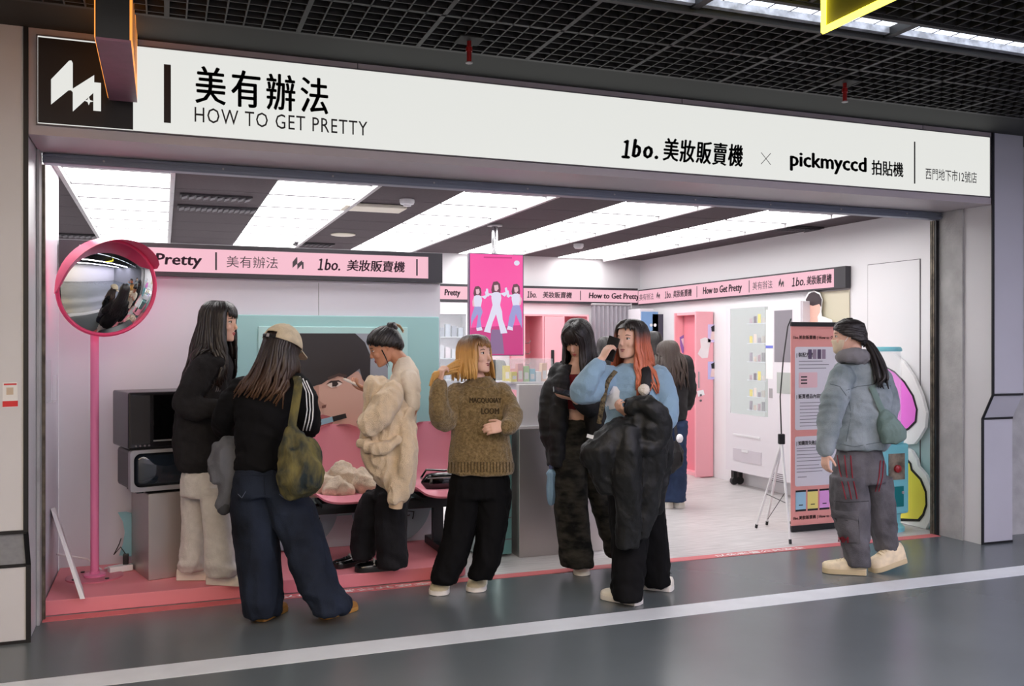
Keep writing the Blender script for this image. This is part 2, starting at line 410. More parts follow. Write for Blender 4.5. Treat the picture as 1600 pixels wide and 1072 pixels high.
# hanging sign upper left (black box with an orange lit face)
hs = thing('projecting_sign', 'black projecting sign box with orange side face above the zigzag emblem', 'sign')
M_plum = mat('plum_underside', (128, 84, 104), .45, var=(20, .06)); M_or = mat('orange_sign_face', (246, 150, 60), emit=1.3)
MB().box(-.25, -.125, -1.5, -.53, 2.695, 3.3).build('box_body', mat('black_sign_box', (14, 20, 26), .5), hs)
MB().box(-.25, -.12, -1.5, -.53, 2.685, 2.6945).build('underside', M_plum, hs)
MB().box(-.1245, -.12, -1.5, -.53, 2.695, 3.3).build('side_face', M_or, hs); MB().box(-.2545, -.2505, -1.5, -.53, 2.695, 3.3).build('side_face', M_or, hs)
for i in range(3):
    MB().box(-.1195, -.119, -1.3 + i * .22, -1.16 + i * .22, 2.76, 3.0).build('printed_block', mat('sign_print', (96, 70, 90), .6), hs)
# yellow neon sign, upper right
ns = thing('neon_sign', 'hanging sign panel outlined with a yellow neon tube at top right', 'sign')
M_neon = mat('yellow_neon', (255, 236, 60), emit=7)
MB().box(2.612, 2.632, -3.4, -2.33, 2.81, 3.3).build('panel', mat('olive_sign_panel', (92, 88, 12), .5), ns)
MB().tube([(2.605, -2.335, 3.3), (2.605, -2.335, 2.8), (2.605, -3.4, 2.8)], .016, 8).build('neon_tube', M_neon, ns)

# ------------------------------------------------------------------ shop interior shell
M_teal_fade = ramp_mat('teal_fade_print', [(0, (150, 200, 204)), (.5, (178, 210, 214)), (1.15, (228, 228, 231)), (2.6, (230, 229, 232))], rough=.45)
wr_ = struct(MB().box(5.75, 5.85, .07, 5.1, 0, 2.6).build('wall_right', M_wallw), 'white shop side wall')
for y0_, y1_ in ((.077, .303), (.902, 1.1)): MB().box(5.7485, 5.75, y0_, y1_, 0, 1.95).build('printed_panel', M_teal_fade, wr_)
struct(MB().box(5.66, 5.75, .065, .075, 0, 2.5).build('wall_right_return', M_wallw))
struct(MB().box(-2.3, 5.85, 5.0, 5.1, 0, 2.6).build('wall_back', M_wallw), 'white back wall of the shop')
struct(MB().box(-.68, -.607, .001, .86, 0, 2.6).build('wall_left', M_lilac), 'white left side wall beside the mirror')
struct(MB().box(-2.4, -2.3, .8, 5.1, 0, 2.6).build('wall_left_inner', M_wallw))
struct(MB().box(-2.3, -.62, .8, .86, 0, 2.6).build('wall_left_return', M_wallw))
pt = struct(MB().box(-.606, 1.86, .862, .93, 0, 2.1).build('wall_partition', M_lilac), 'pale lilac partition behind the chairs')
MB().box(.995, .999, .8605, .862, 1.5, 1.9).build('panel_seam', M_grey, pt)
d1 = struct(MB().box(5.742, 5.75, .31, .895, .02, 2.17).build('door_1', M_teal_fade), 'flush white door fading to teal at the bottom in the side wall')
for a in ((.305, .31, 0, 2.175), (.895, .9, 0, 2.175), (.305, .9, 2.17, 2.175)): MB().box(5.744, 5.75, a[0], a[1], a[2], a[3]).build('door_gap', M_ink2, d1)
ce = struct(MB().box(-2.3, 5.85, .05, 5.1, 2.6, 2.65).build('ceiling', M_void), 'dark tiled shop ceiling')
CZ = 2.56
Y0, STEP, NP = .09, .606, 8
def lx(k): return -.575 + 1.285 * k
lt_lab = ['ceiling light strip nearest the convex mirror', 'second ceiling light strip from the mirror side', 'middle ceiling light strip of the five', 'fourth ceiling light strip from the mirror side', 'ceiling light strip nearest the right wall']
for k in range(5):
    t = thing('ceiling_light', 'glowing white ' + lt_lab[k], 'ceiling light', 'shop ceiling light strips')
    pm = MB().box(lx(k) + .004, lx(k) + .616, .008, STEP - .008, CZ, CZ + .003).mesh('light_panel')
    tb_ = MB().box(lx(k), lx(k) + .62, -.011, .011, CZ - .006, CZ + .012).mesh('tee_bar')
    for i in range(NP):
        shared('light_panel', pm, M_lamp, t, (0, Y0 + i * STEP, 0))
        if i: shared('tee_bar', tb_, M_ink2, t, (0, Y0 + i * STEP, 0))
    for xr in ([lx(k) + .62] if k else [lx(k) - .03, lx(k) + .62]):
        rm = MB().box(xr, xr + .028, .004, STEP - .004, CZ - .035, CZ + .02).mesh('edge_rail')
        for i in range(NP): shared('edge_rail', rm, M_rail, t, (0, Y0 + i * STEP, 0))
edges = [(-2.3, lx(0) - .035)] + [(lx(k) + .652, lx(k + 1) - .003) for k in range(4)] + [(lx(4) + .652, 5.75)]
for a, b in edges:
    tm = MB().box(a, b, .004, STEP - .004, CZ + .003, CZ + .02).mesh('ceiling_tile')
    for i in range(NP): shared('ceiling_tile', tm, M_tile, ce, (0, Y0 + i * STEP, 0))
M_vent = mat('dark_vent', (48, 46, 50), .6)
def vent(px, py, wx, wy, n, lab):
    p = fl(px, py, CZ); t = thing('ceiling_vent', lab, 'vent', 'shop ceiling vents')
    MB().box(p.x - wx / 2, p.x + wx / 2, p.y - wy / 2, p.y + wy / 2, CZ - .012, CZ + .002).build('frame', M_vent, t)
    for i in range(n):
        x = p.x - wx / 2 + .03 + i * (wx - .06) / (n - 1)
        MB().obox((x, p.y, CZ - .018), V((.018, 0, .006)), V((0, wy / 2 - .02, 0)), V((-.001, 0, .003))).build('slat', M_ink2, t)
vent(338, 307, .5, .16, 10, 'dark slatted air vent between the first two light strips')
vent(340, 325, .6, .2, 14, 'dark mesh return grille behind the slatted vent')
vent(490, 381, .42, .2, 8, 'dark slatted air vent near the partition top')
vent(115, 367, .42, .2, 8, 'dark slatted air vent at the far left ceiling')
vent(1245, 356, .42, .25, 8, 'dark slatted air vent near the right wall')
p = fl(583, 322, CZ); t = thing('access_panel', 'cream ceiling access panel beside the smoke detector', 'ceiling panel')
MB().box(p.x - .24, p.x + .24, p.y - .13, p.y + .13, CZ - .03, CZ).build('panel', mat('cream_panel', (222, 216, 200), .5), t, bevel=.008)
p = fl(636, 316, CZ - .02); t = thing('smoke_detector', 'round white smoke detector on the dark ceiling tiles', 'smoke detector')
MB().lathe([(.055, 0), (.055, -.02), (.05, -.035), (.03, -.04), (.03, -.05), (.01, -.052)], (p.x, p.y, CZ), 18).build('body', M_white, t, smooth=True)
p = fl(904, 384, CZ - .02); t = thing('smoke_detector', 'small white detector on the ceiling right of the hanging screen', 'smoke detector')
MB().lathe([(.055, 0), (.055, -.03), (.04, -.05), (.01, -.052)], (p.x, p.y, CZ), 18).build('body', M_white, t, smooth=True)
p = fl(536, 366, CZ); t = thing('downlight', 'round cream speaker disc in the dark ceiling', 'ceiling disc')
MB().lathe([(.12, .0), (.12, -.008), (.1, -.014), (.02, -.014)], (p.x, p.y, CZ), 24).build('disc', mat('cream_panel', (222, 216, 200), .5), t, smooth=True)

# ------------------------------------------------------------------ LED ticker strips
def ticker(name, label, O, U, length, z0, z1, N_, margin0, margin1, items):
    """O: left end at floor level, U: direction of reading, N_: normal towards the room"""
    O, U, N_ = V(O), V(U), V(N_); t = thing(name, label, 'led sign', 'pink led tickers')
    c = O + U * (length / 2) + V((0, 0, (z0 + z1) / 2)) + N_ * .03
    MB().obox(c, U * (length / 2), N_ * .03, V((0, 0, (z1 - z0) / 2))).build('housing', M_ledf, t)
    e = .028 if z1 - z0 > .2 else .014
    c2 = O + U * ((margin0 + length - margin1) / 2) + V((0, 0, (z0 + z1) / 2)) + N_ * .0605
    MB().obox(c2, U * ((length - margin1 - margin0) / 2), N_ * .001, V((0, 0, (z1 - z0) / 2 - e))).build('display', M_led, t)
    h = z1 - z0 - 2 * e
    P = O + N_ * .0635
    for it in items:
        u, wd, s = it[0], it[1], it[2]
        zb = z0 + e + h * .25
        if s == '|':
            text('l', M_ledb, t, P, U, ZV, (u, u + .012, z0 + e + h * .12, z0 + e + h * .88))
        elif s == 'M':
            emblem(t, P + U * u + ZV * zb, U, ZV, h * .55, M_ledb, False)
        else:
            if s == '1bo.':
                text('１', M_ledb, t, P, U, ZV, (u, u + wd * .2, zb, zb + h * .5), heavy=.05, shear=.2); u += wd * .3; wd *= .7; s = 'bo.'
            text(s, M_ledb, t, P, U, ZV, (u, u + wd, zb - (h * .1 if 'y' in s else 0), zb + h * .5), heavy=it[3] * 1.6, shear=it[4])
A = .86
def ux(px, Y): return fy(px, 500, Y).x
x0 = -.6
ticker('led_ticker', 'pink led ticker on the partition behind the mirror', (x0, A, 0), (1, 0, 0), 1.86 - x0, 1.916, 2.125, (0, -1, 0), .115, .105,
       [(.17, .36, 'How to Get', .02, .1), (ux(243, .8) - x0, ux(315, .8) - ux(243, .8), 'Pretty', .025, .1), (ux(336, .8) - x0, 0, '|'), (ux(354, .8) - x0, ux(434, .8) - ux(354, .8), '美有辦法', .0, 0),
        (ux(457, .8) - x0, 0, 'M'), (ux(497, .8) - x0, ux(531, .8) - ux(497, .8), '1bo.', .02, .2), (ux(542, .8) - x0, ux(632, .8) - ux(542, .8), '美妝販賣機', .02, .12), (ux(650, .8) - x0, 0, '|')])
B = 4.99; x0 = 1.2
ticker('led_ticker', 'pink led ticker along the shop back wall', (x0, B, 0), (1, 0, 0), 5.68 - x0, 1.99, 2.2, (0, -1, 0), .0, .0,
       [(ux(690, B) - x0 + .02, .19, 'Pretty', .03, .1), (ux(730, B) - x0, 0, '|'), (ux(760, B) - x0, .3, '美有辦法', 0, 0), (ux(821, B) - x0, .12, '1bo.', .02, .2), (ux(845, B) - x0, ux(890, B) - ux(845, B), '美妝販賣機', .02, .12),
        (ux(903, B) - x0, 0, '|'), (ux(917, B) - x0, ux(995, B) - ux(917, B), 'How to Get Pretty', .03, .1)])
X = 5.745; yS = 4.922
def uy(px): return yS - fx(px, 500, X).y
ticker('led_ticker', 'pink led ticker above the vending machines on the right wall', (X, yS, 0), (0, -1, 0), yS - 1.11, 1.985, 2.18, (-1, 0, 0), .0, .15,
       [(uy(1001), 0, '|'), (uy(1006), uy(1028) - uy(1006), '美有辦法', 0, 0), (uy(1033), 0, 'M'), (uy(1046), uy(1056) - uy(1046), '1bo.', .02, .2), (uy(1059), uy(1088) - uy(1059), '美妝販賣機', .02, .12), (uy(1096), 0, '|'),
        (uy(1106), uy(1167) - uy(1106), 'How to Get Pretty', .03, .1), (uy(1178), 0, '|'), (uy(1184), uy(1215) - uy(1184), '美有辦法', 0, 0), (uy(1225), 0, 'M'), (uy(1246), uy(1266) - uy(1246), '1bo.', .02, .2), (uy(1269), uy(1308) - uy(1269), '美妝販賣機', .02, .12)])
# ------------------------------------------------------------------ convex mirror on a pink pole
mr = thing('convex_mirror', 'round convex mirror with hot pink rim and hood on a pink pole', 'mirror')
M_hot = mat('hot_pink_plastic', (240, 70, 120), .35); M_pole = mat('pink_pole', (228, 128, 172), .4)
pb = fl(148, 899, PZ + .01)
MB().lathe([(.16, 0), (.16, .006), (.155, .008)], (pb.x, pb.y, PZ), 36).build('base_plate', mat('dusty_pink_plate', (200, 110, 130), .4), mr)
MB().lathe([(.06, 0), (.06, .012), (.028, .014), (.028, .03)], (pb.x, pb.y, PZ + .008), 20).build('flange', M_pole, mr, smooth=True)
for a in range(4): MB().lathe([(.012, 0), (.012, .006)], (pb.x + .13 * math.cos(a * 1.57 + .6), pb.y + .13 * math.sin(a * 1.57 + .6), PZ + .008), 8).build('bolt', M_black, mr)
MB().tube([(pb.x, pb.y, PZ + .02), (pb.x, pb.y, 1.78)], .024, 16).build('pole', M_pole, mr, smooth=True)
mc = W(169, 450, 5.36); mn = dv(.70, -.68, -.2)
mu = ZV - mn * mn.z; mu.normalize(); mx = mu.cross(mn).normalized() * -1
R0, RS = .272, .62
def mpt(r, a, h): return mc + mx * (r * math.cos(a)) + mu * (r * math.sin(a)) + mn * h
rings = []
for i in range(13):
    r = R0 * i / 12 if i else .002
    h = math.sqrt(RS ** 2 - r * r) - math.sqrt(RS ** 2 - R0 ** 2)
    rings.append([mpt(r, 2 * math.pi * k / 48, h) for k in range(48)])
MB().loft(rings, cap=False).build('mirror_face', mat('mirror_glass', (235, 238, 240), .01, 1), mr, smooth=True, flat_angle=0)
rim = [mpt(R0 + .006, 2 * math.pi * k / 48, -.004) for k in range(48)]
ringsr = []
for k in range(49):
    a = 2 * math.pi * k / 48
    ringsr.append([mpt(R0 + .008 + .012 * math.cos(t), a, -.006 + .016 * math.sin(t)) for t in [j * math.pi / 4 for j in range(8)]])
MB().loft(ringsr, cap=False).build('rim', M_hot, mr, smooth=True)
MB().loft([[mpt(r, 2 * math.pi * k / 32, h) for k in range(32)] for r, h in ((R0, -.012), (R0 * .8, -.06), (R0 * .3, -.085))]).build('back_shell', M_hot, mr, smooth=True)
hood = []
for k in range(25):
    a = math.radians(-8) + k / 24 * math.radians(162); s = math.sin(math.pi * k / 24) ** .5
    hood.append([mpt(R0 + .012, a, 0), mpt(R0 + .03, a, .02 + .16 * s), mpt(R0 + .034, a, .02 + .165 * s), mpt(R0 + .022, a, -.005)])
MB().loft(hood).build('hood', M_hot, mr, smooth=True)
MB().obox(mc - mn * .1, mx * .03, mu * .04, mn * .02).build('bracket', M_pole, mr)
# glowing pink ring added behind the mirror to tint the wall
rg = []
for k in range(49):
    a = 2 * math.pi * k / 48
    rg.append([mpt(R0 * .96 + .008 * math.cos(t), a, -.035 + .008 * math.sin(t)) for t in [j * math.pi / 3 for j in range(6)]])
MB().loft(rg, cap=False).build('added_glow_ring', mat('added_pink_glow', (255, 60, 140), emit=4.5), mr, smooth=True)

# ------------------------------------------------------------------ televisions on a steel box
sbx = thing('steel_plinth', 'brushed steel box plinth carrying the two old televisions', 'plinth')
q = fl(232, 908, PZ); BX0, BY0 = q.x, q.y; BZ = fy(235, 773, BY0).z
MB().box(BX0, BX0 + .5, BY0, BY0 + .4, PZ + .001, BZ).build('steel_case', M_steel, sbx, bevel=.003)
MB().box(BX0 + .002, BX0 + .498, BY0 + .002, BY0 + .398, BZ, BZ + .003).build('top_plate', M_steel, sbx)
t2 = thing('television', 'silver old tube television between the black television and the steel plinth', 'television', 'old televisions')
tx0 = fy(203, 740, BY0 + .01).x; tz1 = fy(203, 701, BY0 + .01).z; tz0 = BZ + .02
M_silver = mat('silver_plastic', (150, 150, 154), .35, .3); M_screen = mat('dark_tube_glass', (26, 34, 44), .08, spec=.8)
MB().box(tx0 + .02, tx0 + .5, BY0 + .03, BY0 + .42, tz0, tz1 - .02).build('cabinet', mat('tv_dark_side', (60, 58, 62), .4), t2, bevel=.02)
def rrect(x0, x1, z0, z1, r, n=5):
    out = []
    for cx, cz, a0 in ((x1 - r, z1 - r, 0), (x0 + r, z1 - r, 90), (x0 + r, z0 + r, 180), (x1 - r, z0 + r, 270)):
        for i in range(n + 1):
            a = math.radians(a0 + 90 * i / n); out.append((cx + r * math.cos(a), cz + r * math.sin(a)))
    return out
def bezel(parent, x0, x1, z0, z1, sx0, sx1, sz0, sz1, y, m):
    o_ = rrect(x0, x1, z0, z1, .02); i_ = rrect(sx0, sx1, sz0, sz1, .04)
    rings = [[V((x, y + .05, z)) for x, z in o_], [V((x, y, z)) for x, z in o_], [V((x, y, z)) for x, z in i_], [V((x, y + .02, z)) for x, z in i_]]
    MB().loft(rings, cap=False).build('bezel', m, parent, smooth=True)
    cx, cz = (sx0 + sx1) / 2, (sz0 + sz1) / 2
    rs = []
    for f_, dy in ((1, .02), (.8, .008), (.5, .001), (.15, -.002)):
        rs.append([V((cx + (x - cx) * f_, y + dy, cz + (z - cz) * f_)) for x, z in i_])
    MB().loft(rs).build('screen', M_screen, parent, smooth=True, flat_angle=0)
bezel(t2, tx0, tx0 + .5, tz0, tz1 - .01, tx0 + .02, tx0 + .37, tz0 + .025, tz1 - .03, BY0 + .0, M_silver)
for i in range(9): MB().box(tx0 + .40, tx0 + .47, BY0 - .003, BY0, tz0 + .06 + i * .014, tz0 + .066 + i * .014).build('speaker_slot', M_black, t2)
for x in (tx0 + .05, tx0 + .43): MB().box(x, x + .04, BY0 + .06, BY0 + .3, BZ + .0035, tz0).build('foot', M_black, t2)
t1 = thing('television', 'black old television stacked on the silver television', 'television', 'old televisions')
uz0 = tz1 - .005; uz1 = fy(203, 613, BY0 + .01).z
ux0 = fy(200, 650, BY0).x
MB().box(ux0, ux0 + .54, BY0 + .004, BY0 + .40, uz0, uz1).build('cabinet', mat('tv_black_gloss', (22, 20, 24), .25), t1, bevel=.012)
MB().box(ux0 + .14, ux0 + .52, BY0 + .0, BY0 + .006, uz0 + .055, uz1 - .02).build('screen', mat('black_glass', (6, 6, 8), .05), t1)
MB().box(ux0 + .14, ux0 + .52, BY0 - .004, BY0 + .003, uz0 + .042, uz0 + .05).build('trim_bar', M_silver, t1)
MB().box(ux0 + .015, ux0 + .12, BY0 + .0, BY0 + .006, uz0 + .03, uz1 - .02).build('speaker_grille', mat('tv_grille', (34, 32, 36), .7), t1)
for i in range(4): MB().lathe([(.006, 0), (.006, .006)], (ux0 + .04 + i * .025, BY0 + .001, uz0 + .02), 8, (0, -1, 0)).build('knob', M_ink2, t1)
for o_ in (sbx, t1, t2):                       # the stack stands turned a little to the right
    pv = Matrix.Translation((BX0, BY0, 0)); o_.matrix_world = pv @ Matrix.Rotation(math.radians(15), 4, 'Z') @ pv.inverted()
# odds and ends on the platform
wp = thing('white_board', 'thin white board leaning by the left wall beside the mirror pole', 'board')
a, b = W(83, 796, 5.3), fl(129, 936, PZ + .012)
ux_ = (b - a); n_ = V((.05, .99, 0)); 
MB().prism([b + V((-.012, 0, 0)), b + V((.012, 0, 0)), a + V((.016, 0, -.03)), a + V((-.012, 0, 0))], (-.03, .26, 0)).build('board', M_white, wp)
MB().tube([a + V((0, .2, -.3)), a + V((.16, .28, -.36)), a + V((.24, .3, -.44))], .006, 6).build('prop_wire', M_white, wp)
cl = thing('acrylic_holder', 'clear acrylic leaflet holder fixed on the left side wall', 'holder')
h0 = fx(73, 572, -.6).y if True else 0
MB().box(-.606, -.604, .2, .42, 1.15, 1.39).build('back_plate', M_glass, cl); MB().box(-.575, -.573, .2, .42, 1.15, 1.30).build('front_plate', M_glass, cl); MB().box(-.604, -.575, .2, .42, 1.15, 1.153).build('bottom_plate', M_glass, cl)
mcx = thing('mint_cutout', 'wavy mint cutout card standing behind the steel plinth', 'cutout')
mp = [(184, 801), (197, 800), (210, 803), (211, 870), (186, 868), (192, 850), (195, 832), (192, 815)]
MB().prism([fy(x, y, .72) for x, y in mp], (0, .015, 0)).build('card', mat('teal_card', (128, 178, 190), .5), mcx)
MB().box(fy(184, 868, .72).x, fy(211, 868, .72).x, .7, .78, PZ + .001, PZ + .012).build('foot', M_mint, mcx)
ps = thing('power_strip', 'white power strip with black plug and cable at the plinth foot', 'power strip')
q = fl(188, 888, PZ + .02)
MB().obox(q, V((.065, .02, 0)), V((-.008, .026, 0)), V((0, 0, .018))).build('strip', M_white, ps, bevel=.004)
MB().obox(q + V((.03, .02, .05)), V((.016, 0, 0)), V((0, .016, 0)), V((0, 0, .032))).build('plug', M_black, ps, bevel=.004)
MB().tube([q + V((-.05, 0, .01)), q + V((-.09, .05, -.005)), q + V((-.06, .1, -.008)), q + V((.02, .15, -.008))], .005, 6).build('cable', M_white, ps)
MB().tube([q + V((.03, .02, .08)), q + V((.0, .05, .12)), q + V((-.04, .08, .07)), q + V((-.01, .09, .13)), q + V((.0, .12, .16))], .003, 6).build('cable', M_black, ps)
# ------------------------------------------------------------------ mint poster board
PY = .862
pbd = thing('poster_board', 'mint green raised board with a large portrait poster behind the pink chairs', 'poster board')
x0, x1 = fy(358, 500, PY - .02).x, 1.845
MB().box(x0, x1, PY - .03, PY - .001, .30, 1.675).build('board', M_mint, pbd, bevel=.006)
MB().box(fy(403, 520, PY - .03).x, fy(637, 520, PY - .04).x, PY - .045, PY - .0305, .34, 1.60).build('inner_board', M_mint2, pbd, bevel=.006)
def pp(px, py, k=0): return fy(px, py, PY - .048 - .0012 * k)
def pflat(name, pts, c, k): flat(name, [pp(x, y, k) for x, y in pts], mat('print_%d_%d_%d' % c, c, .45), po)
po = MB().box(pp(458, 600).x, pp(606, 600).x, PY - .0475, PY - .0455, pp(530, 775).z, pp(530, 521).z).build('poster', mat('poster_paper', (150, 156, 166), .4), pbd)
SK = (214, 172, 156)
pflat('printed_face', [(461, 600), (480, 610), (520, 588), (560, 580), (572, 600), (575, 640), (570, 680), (548, 712), (520, 730), (495, 718), (480, 690), (470, 650)], SK, 1)
pflat('printed_ear', [(570, 575), (578, 580), (576, 605), (568, 612)], (196, 150, 134), 2)
pflat('printed_cheek', [(461, 560), (472, 555), (475, 580), (461, 592)], (200, 156, 142), 1)
pflat('printed_hair', [(458, 522), (468, 521), (555, 521), (570, 535), (579, 556), (578, 590), (572, 600), (566, 592), (562, 576), (540, 592), (528, 584), (515, 592), (503, 600), (488, 604), (494, 640), (486, 690), (478, 720), (459, 730)], (34, 28, 30), 3)
pflat('printed_shadow', [(459, 650), (488, 690), (500, 725), (500, 770), (459, 772)], (26, 22, 24), 2)
pflat('printed_brow', [(512, 590), (530, 583), (542, 586), (541, 590), (528, 588), (513, 594)], (70, 48, 44), 4)
pflat('printed_eye', [(511, 602), (518, 596), (528, 595), (535, 600), (528, 604), (518, 606)], (240, 226, 220), 4)
pflat('printed_iris', [(519, 597), (526, 596), (529, 600), (525, 604), (519, 604)], (40, 28, 28), 5)
pflat('printed_lash', [(509, 601), (517, 595), (529, 594), (537, 599), (529, 596.5), (518, 598)], (44, 30, 30), 6)
pflat('printed_nose', [(491, 604), (498, 602), (499, 626), (510, 634), (506, 638), (494, 638), (488, 632)], (190, 146, 130), 4)
pflat('printed_nostril', [(503, 634), (510, 632), (509, 637), (503, 638)], (120, 76, 66), 5)
pflat('printed_lips', [(492, 652), (504, 648), (514, 650), (524, 655), (515, 668), (502, 672), (493, 668)], (176, 96, 102), 4)
pflat('printed_tube', [(494, 657), (519, 651), (521, 659), (496, 666)], (150, 192, 212), 5)
pflat('printed_tube_cap', [(519, 651), (540, 646), (542, 653), (521, 659)], (28, 24, 28), 6)
# two scribbled round boards under the bench
for px, lab in ((462, 'round blue grey scribbled board under the bench behind the blue jeans'), (612, 'round blue grey scribbled board under the bench behind the black jeans')):
    r_ = thing('round_board', lab, 'board', 'round boards under the bench')
    c_ = fy(px, 782, .80); rr = .285
    pts = [c_ + V((rr * math.cos(a), 0, rr * math.sin(a))) for a in [math.radians(180 + i * 10) for i in range(19)]]
    zmin = min(p.z for p in pts); off = PZ + .001 - zmin
    MB().prism([p + ZV * off for p in pts], (0, .02, 0)).build('disc', mat('blue_grey_card', (150, 170, 182), .5), r_)
    z_ = off
    for k, sq in enumerate((((.05, -.06), (.08, -.1), (.13, -.09)), ((.12, -.02), (.1, -.06), (.16, -.07), (.15, -.12)), ((-.14, -.02), (-.12, -.07), (-.16, -.09)), ((-.02, -.04), (.02, -.1)))):
        MB().tube([c_ + V((x, -.002, y + z_)) for x, y in sq], .004, 5).build('scribble', M_ink, r_)
# ------------------------------------------------------------------ pink bench
bn = thing('bench', 'two seat bench with pink moulded shells on a black beam', 'bench')
M_shell = mat('pink_plastic_shell', (240, 152, 170), .35, spec=.5)
BY = .57
def seat_shell(cx):
    prof = [(-.30, .40), (-.27, .435), (-.18, .43), (-.05, .405), (.06, .40), (.13, .42), (.175, .49), (.20, .60), (.215, .72), (.222, .79), (.226, .83), (.227, .85)]   # y (front..back), z
    wid = [.17, .215, .235, .24, .235, .228, .222, .21, .188, .165, .135, .085]
    top, bot = [], []
    for (y, z), w_ in zip(prof, wid):
        r_t, r_b = [], []
        for k in range(13):
            u = k / 12 * 2 - 1; e = abs(u) ** 3
            lift = .03 * e if z < .5 else 0; fwd = -.05 * e if z >= .5 else 0
            P = V((cx + u * w_, BY + y + fwd, PZ + z + lift)); r_t.append(P); r_b.append(P + V((0, .012, -.014)))
        top.append(r_t); bot.append(r_b)
    mb = MB(); rings = [t_ + b_[::-1] for t_, b_ in zip(top, bot)]
    mb.loft(rings); return mb
C1, C2 = fy(528, 720, BY + .15).x, fy(674, 720, BY + .15).x
for cx in (C1, C2):
    s_ = seat_shell(cx).build('seat_shell', M_shell, bn, smooth=True, flat_angle=50)
    MB().box(cx - .16, cx + .16, BY - .2, BY + .12, PZ + .352, PZ + .382).build('seat_bracket', M_black, bn)
MB().box(C1 - .25, C2 + .18, BY - .07, BY + .02, PZ + .29, PZ + .35).build('beam', M_black, bn, bevel=.004)
for cx in (C1 - .2, fy(683, 830, BY).x):
    MB().box(cx - .04, cx + .03, BY - .05, BY + .0, PZ + .055, PZ + .29).build('leg', M_black, bn)
    MB().box(cx - .035, cx + .025, BY - .22, BY + .2, PZ + .001, PZ + .055).build('foot_bar', M_black, bn, bevel=.006)
# ------------------------------------------------------------------ fluffy coat on seat, handbag, little box
def fuzz(a1, f1, a2=0, f2=60):
    def fn(p):
        d = a1 * (1 - 2 * abs(noise.noise(p * f1)))
        if a2: d += a2 * noise.noise(p * f2)
        return d
    return fn
M_fur = mat('cream_fleece', (226, 206, 184), .95, var=(25, .08), bump=(160, .7), sheen=.4)
mb = MB(); sz = PZ + .40
for i, (dx, dy, dz, r) in enumerate(((-.12, -.1, .07, .07), (0, -.06, .12, .085), (.1, -.12, .07, .07), (-.05, -.18, .06, .06), (.14, -.02, .08, .07), (.02, .03, .1, .08), (-.14, 0, .06, .06))):
    c_ = V((C1 + dx - .01, BY + dy, sz + dz))
    mb.tube([c_ + V((math.cos(i * 1.3) * -.09, math.sin(i * 2.1) * .06, -.01)), c_ + V((0, 0, .03)), c_ + V((math.cos(i * 1.3) * .09, math.sin(i * 2.1) * -.06, 0))], [r * .7, r, r * .6], 10, round_ends=True)
fc = place('fleece_coat', remesh(mb, .008, 3, .5, fuzz(.014, 14, .003)), M_fur)
tag(fc, 'crumpled cream fleece coat lying on the left pink seat', 'coat')
hb = thing('handbag', 'glossy black handbag lying on the right pink seat', 'handbag')
M_pat = mat('black_patent', (10, 10, 12), .12, coat=.6, bump=(18, .5))
hc = V((C2 - .0, BY - .13, sz + .075))
rings = []
for i in range(9):
    u = i / 8 * 2 - 1; f_ = (1 - abs(u) ** 4) ** .5 * .9 + .1
    rings.append([hc + V((u * .15, .05 * f_ * math.cos(a), .062 * f_ * math.copysign(abs(math.sin(a)) ** .6, math.sin(a)))) for a in [k * math.pi / 8 for k in range(16)]])
MB().loft(rings).build('bag_body', M_pat, hb, smooth=True)
MB().tube([hc + V((-.15, 0, .03)), hc + V((-.12, -.02, .085)), hc + V((0, -.03, .075)), hc + V((.13, -.02, .085)), hc + V((.15, 0, .02))], .008, 8).build('strap', M_pat, hb, smooth=True)
MB().box(hc.x - .12, hc.x + .12, hc.y - .054, hc.y - .047, hc.z + .028, hc.z + .034).build('zip', M_rail, hb)
for s_ in (-1, 1): MB().lathe([(.01, -.006), (.01, .006)], hc + V((.148 * s_, 0, .03)), 10, (1, 0, 0)).build('ring', M_rail, hb)
sbx2 = thing('small_box', 'little dusty pink box beside the black handbag', 'box')
q = hc + V((.16, -.09, -.035)); MB().obox(q, V((.045, .01, 0)), V((-.006, .03, 0)), V((0, 0, .026))).build('carton', mat('dusty_rose', (206, 160, 150), .6), sbx2, bevel=.003); MB().obox(q + V((0, 0, .027)), V((.043, .01, 0)), V((-.006, .028, 0)), V((0, 0, .002))).build('lid', mat('dusty_rose_l', (220, 176, 164), .6), sbx2)

# ------------------------------------------------------------------ counter
ct = thing('counter', 'shop counter with brushed steel front and white display top', 'counter')
cx0 = fl(812, 872, 0).x; cy0 = .44; czt = fy(812, 668, cy0).z
MB().box(cx0, 2.95, cy0, cy0 + .5, .0, czt - .012).build('steel_front', M_steel, ct, bevel=.002)
MB().box(cx0 - .03, 2.98, cy0 - .02, cy0 + .55, czt - .012, czt + .01).build('countertop', M_white, ct, bevel=.004)
MB().box(cx0 - .0, 2.95, cy0 + .01, cy0 + .06, czt + .01, 1.2).build('white_fascia', M_white, ct, bevel=.004)
MB().box(cx0 - .0, 2.95, cy0 + .06, cy0 + .52, 1.16, 1.2).build('shelf', M_white, ct)
sd = thing('mint_cabinet', 'tall mint green metal cabinet side left of the steel counter front', 'cabinet')
sx0 = fl(791, 876, 0).x
MB().box(sx0 - .16, cx0 - .035, cy0 + .06, cy0 + .41, .02, czt - .03).build('cabinet_body', mat('sea_green_metal', (96, 140, 138), .35), sd)
for i in range(5): MB().box(sx0 - .02, cx0 - .037, cy0 + .054, cy0 + .06, .12 + i * .15, .126 + i * .15).build('drawer_gap', M_ink2, sd)
MB().box(sx0 - .035, sx0 - .022, cy0 + .03, cy0 + .06, .02, czt - .03).build('light_strip', mat('white_led_line', (235, 255, 250), emit=1.4), sd)
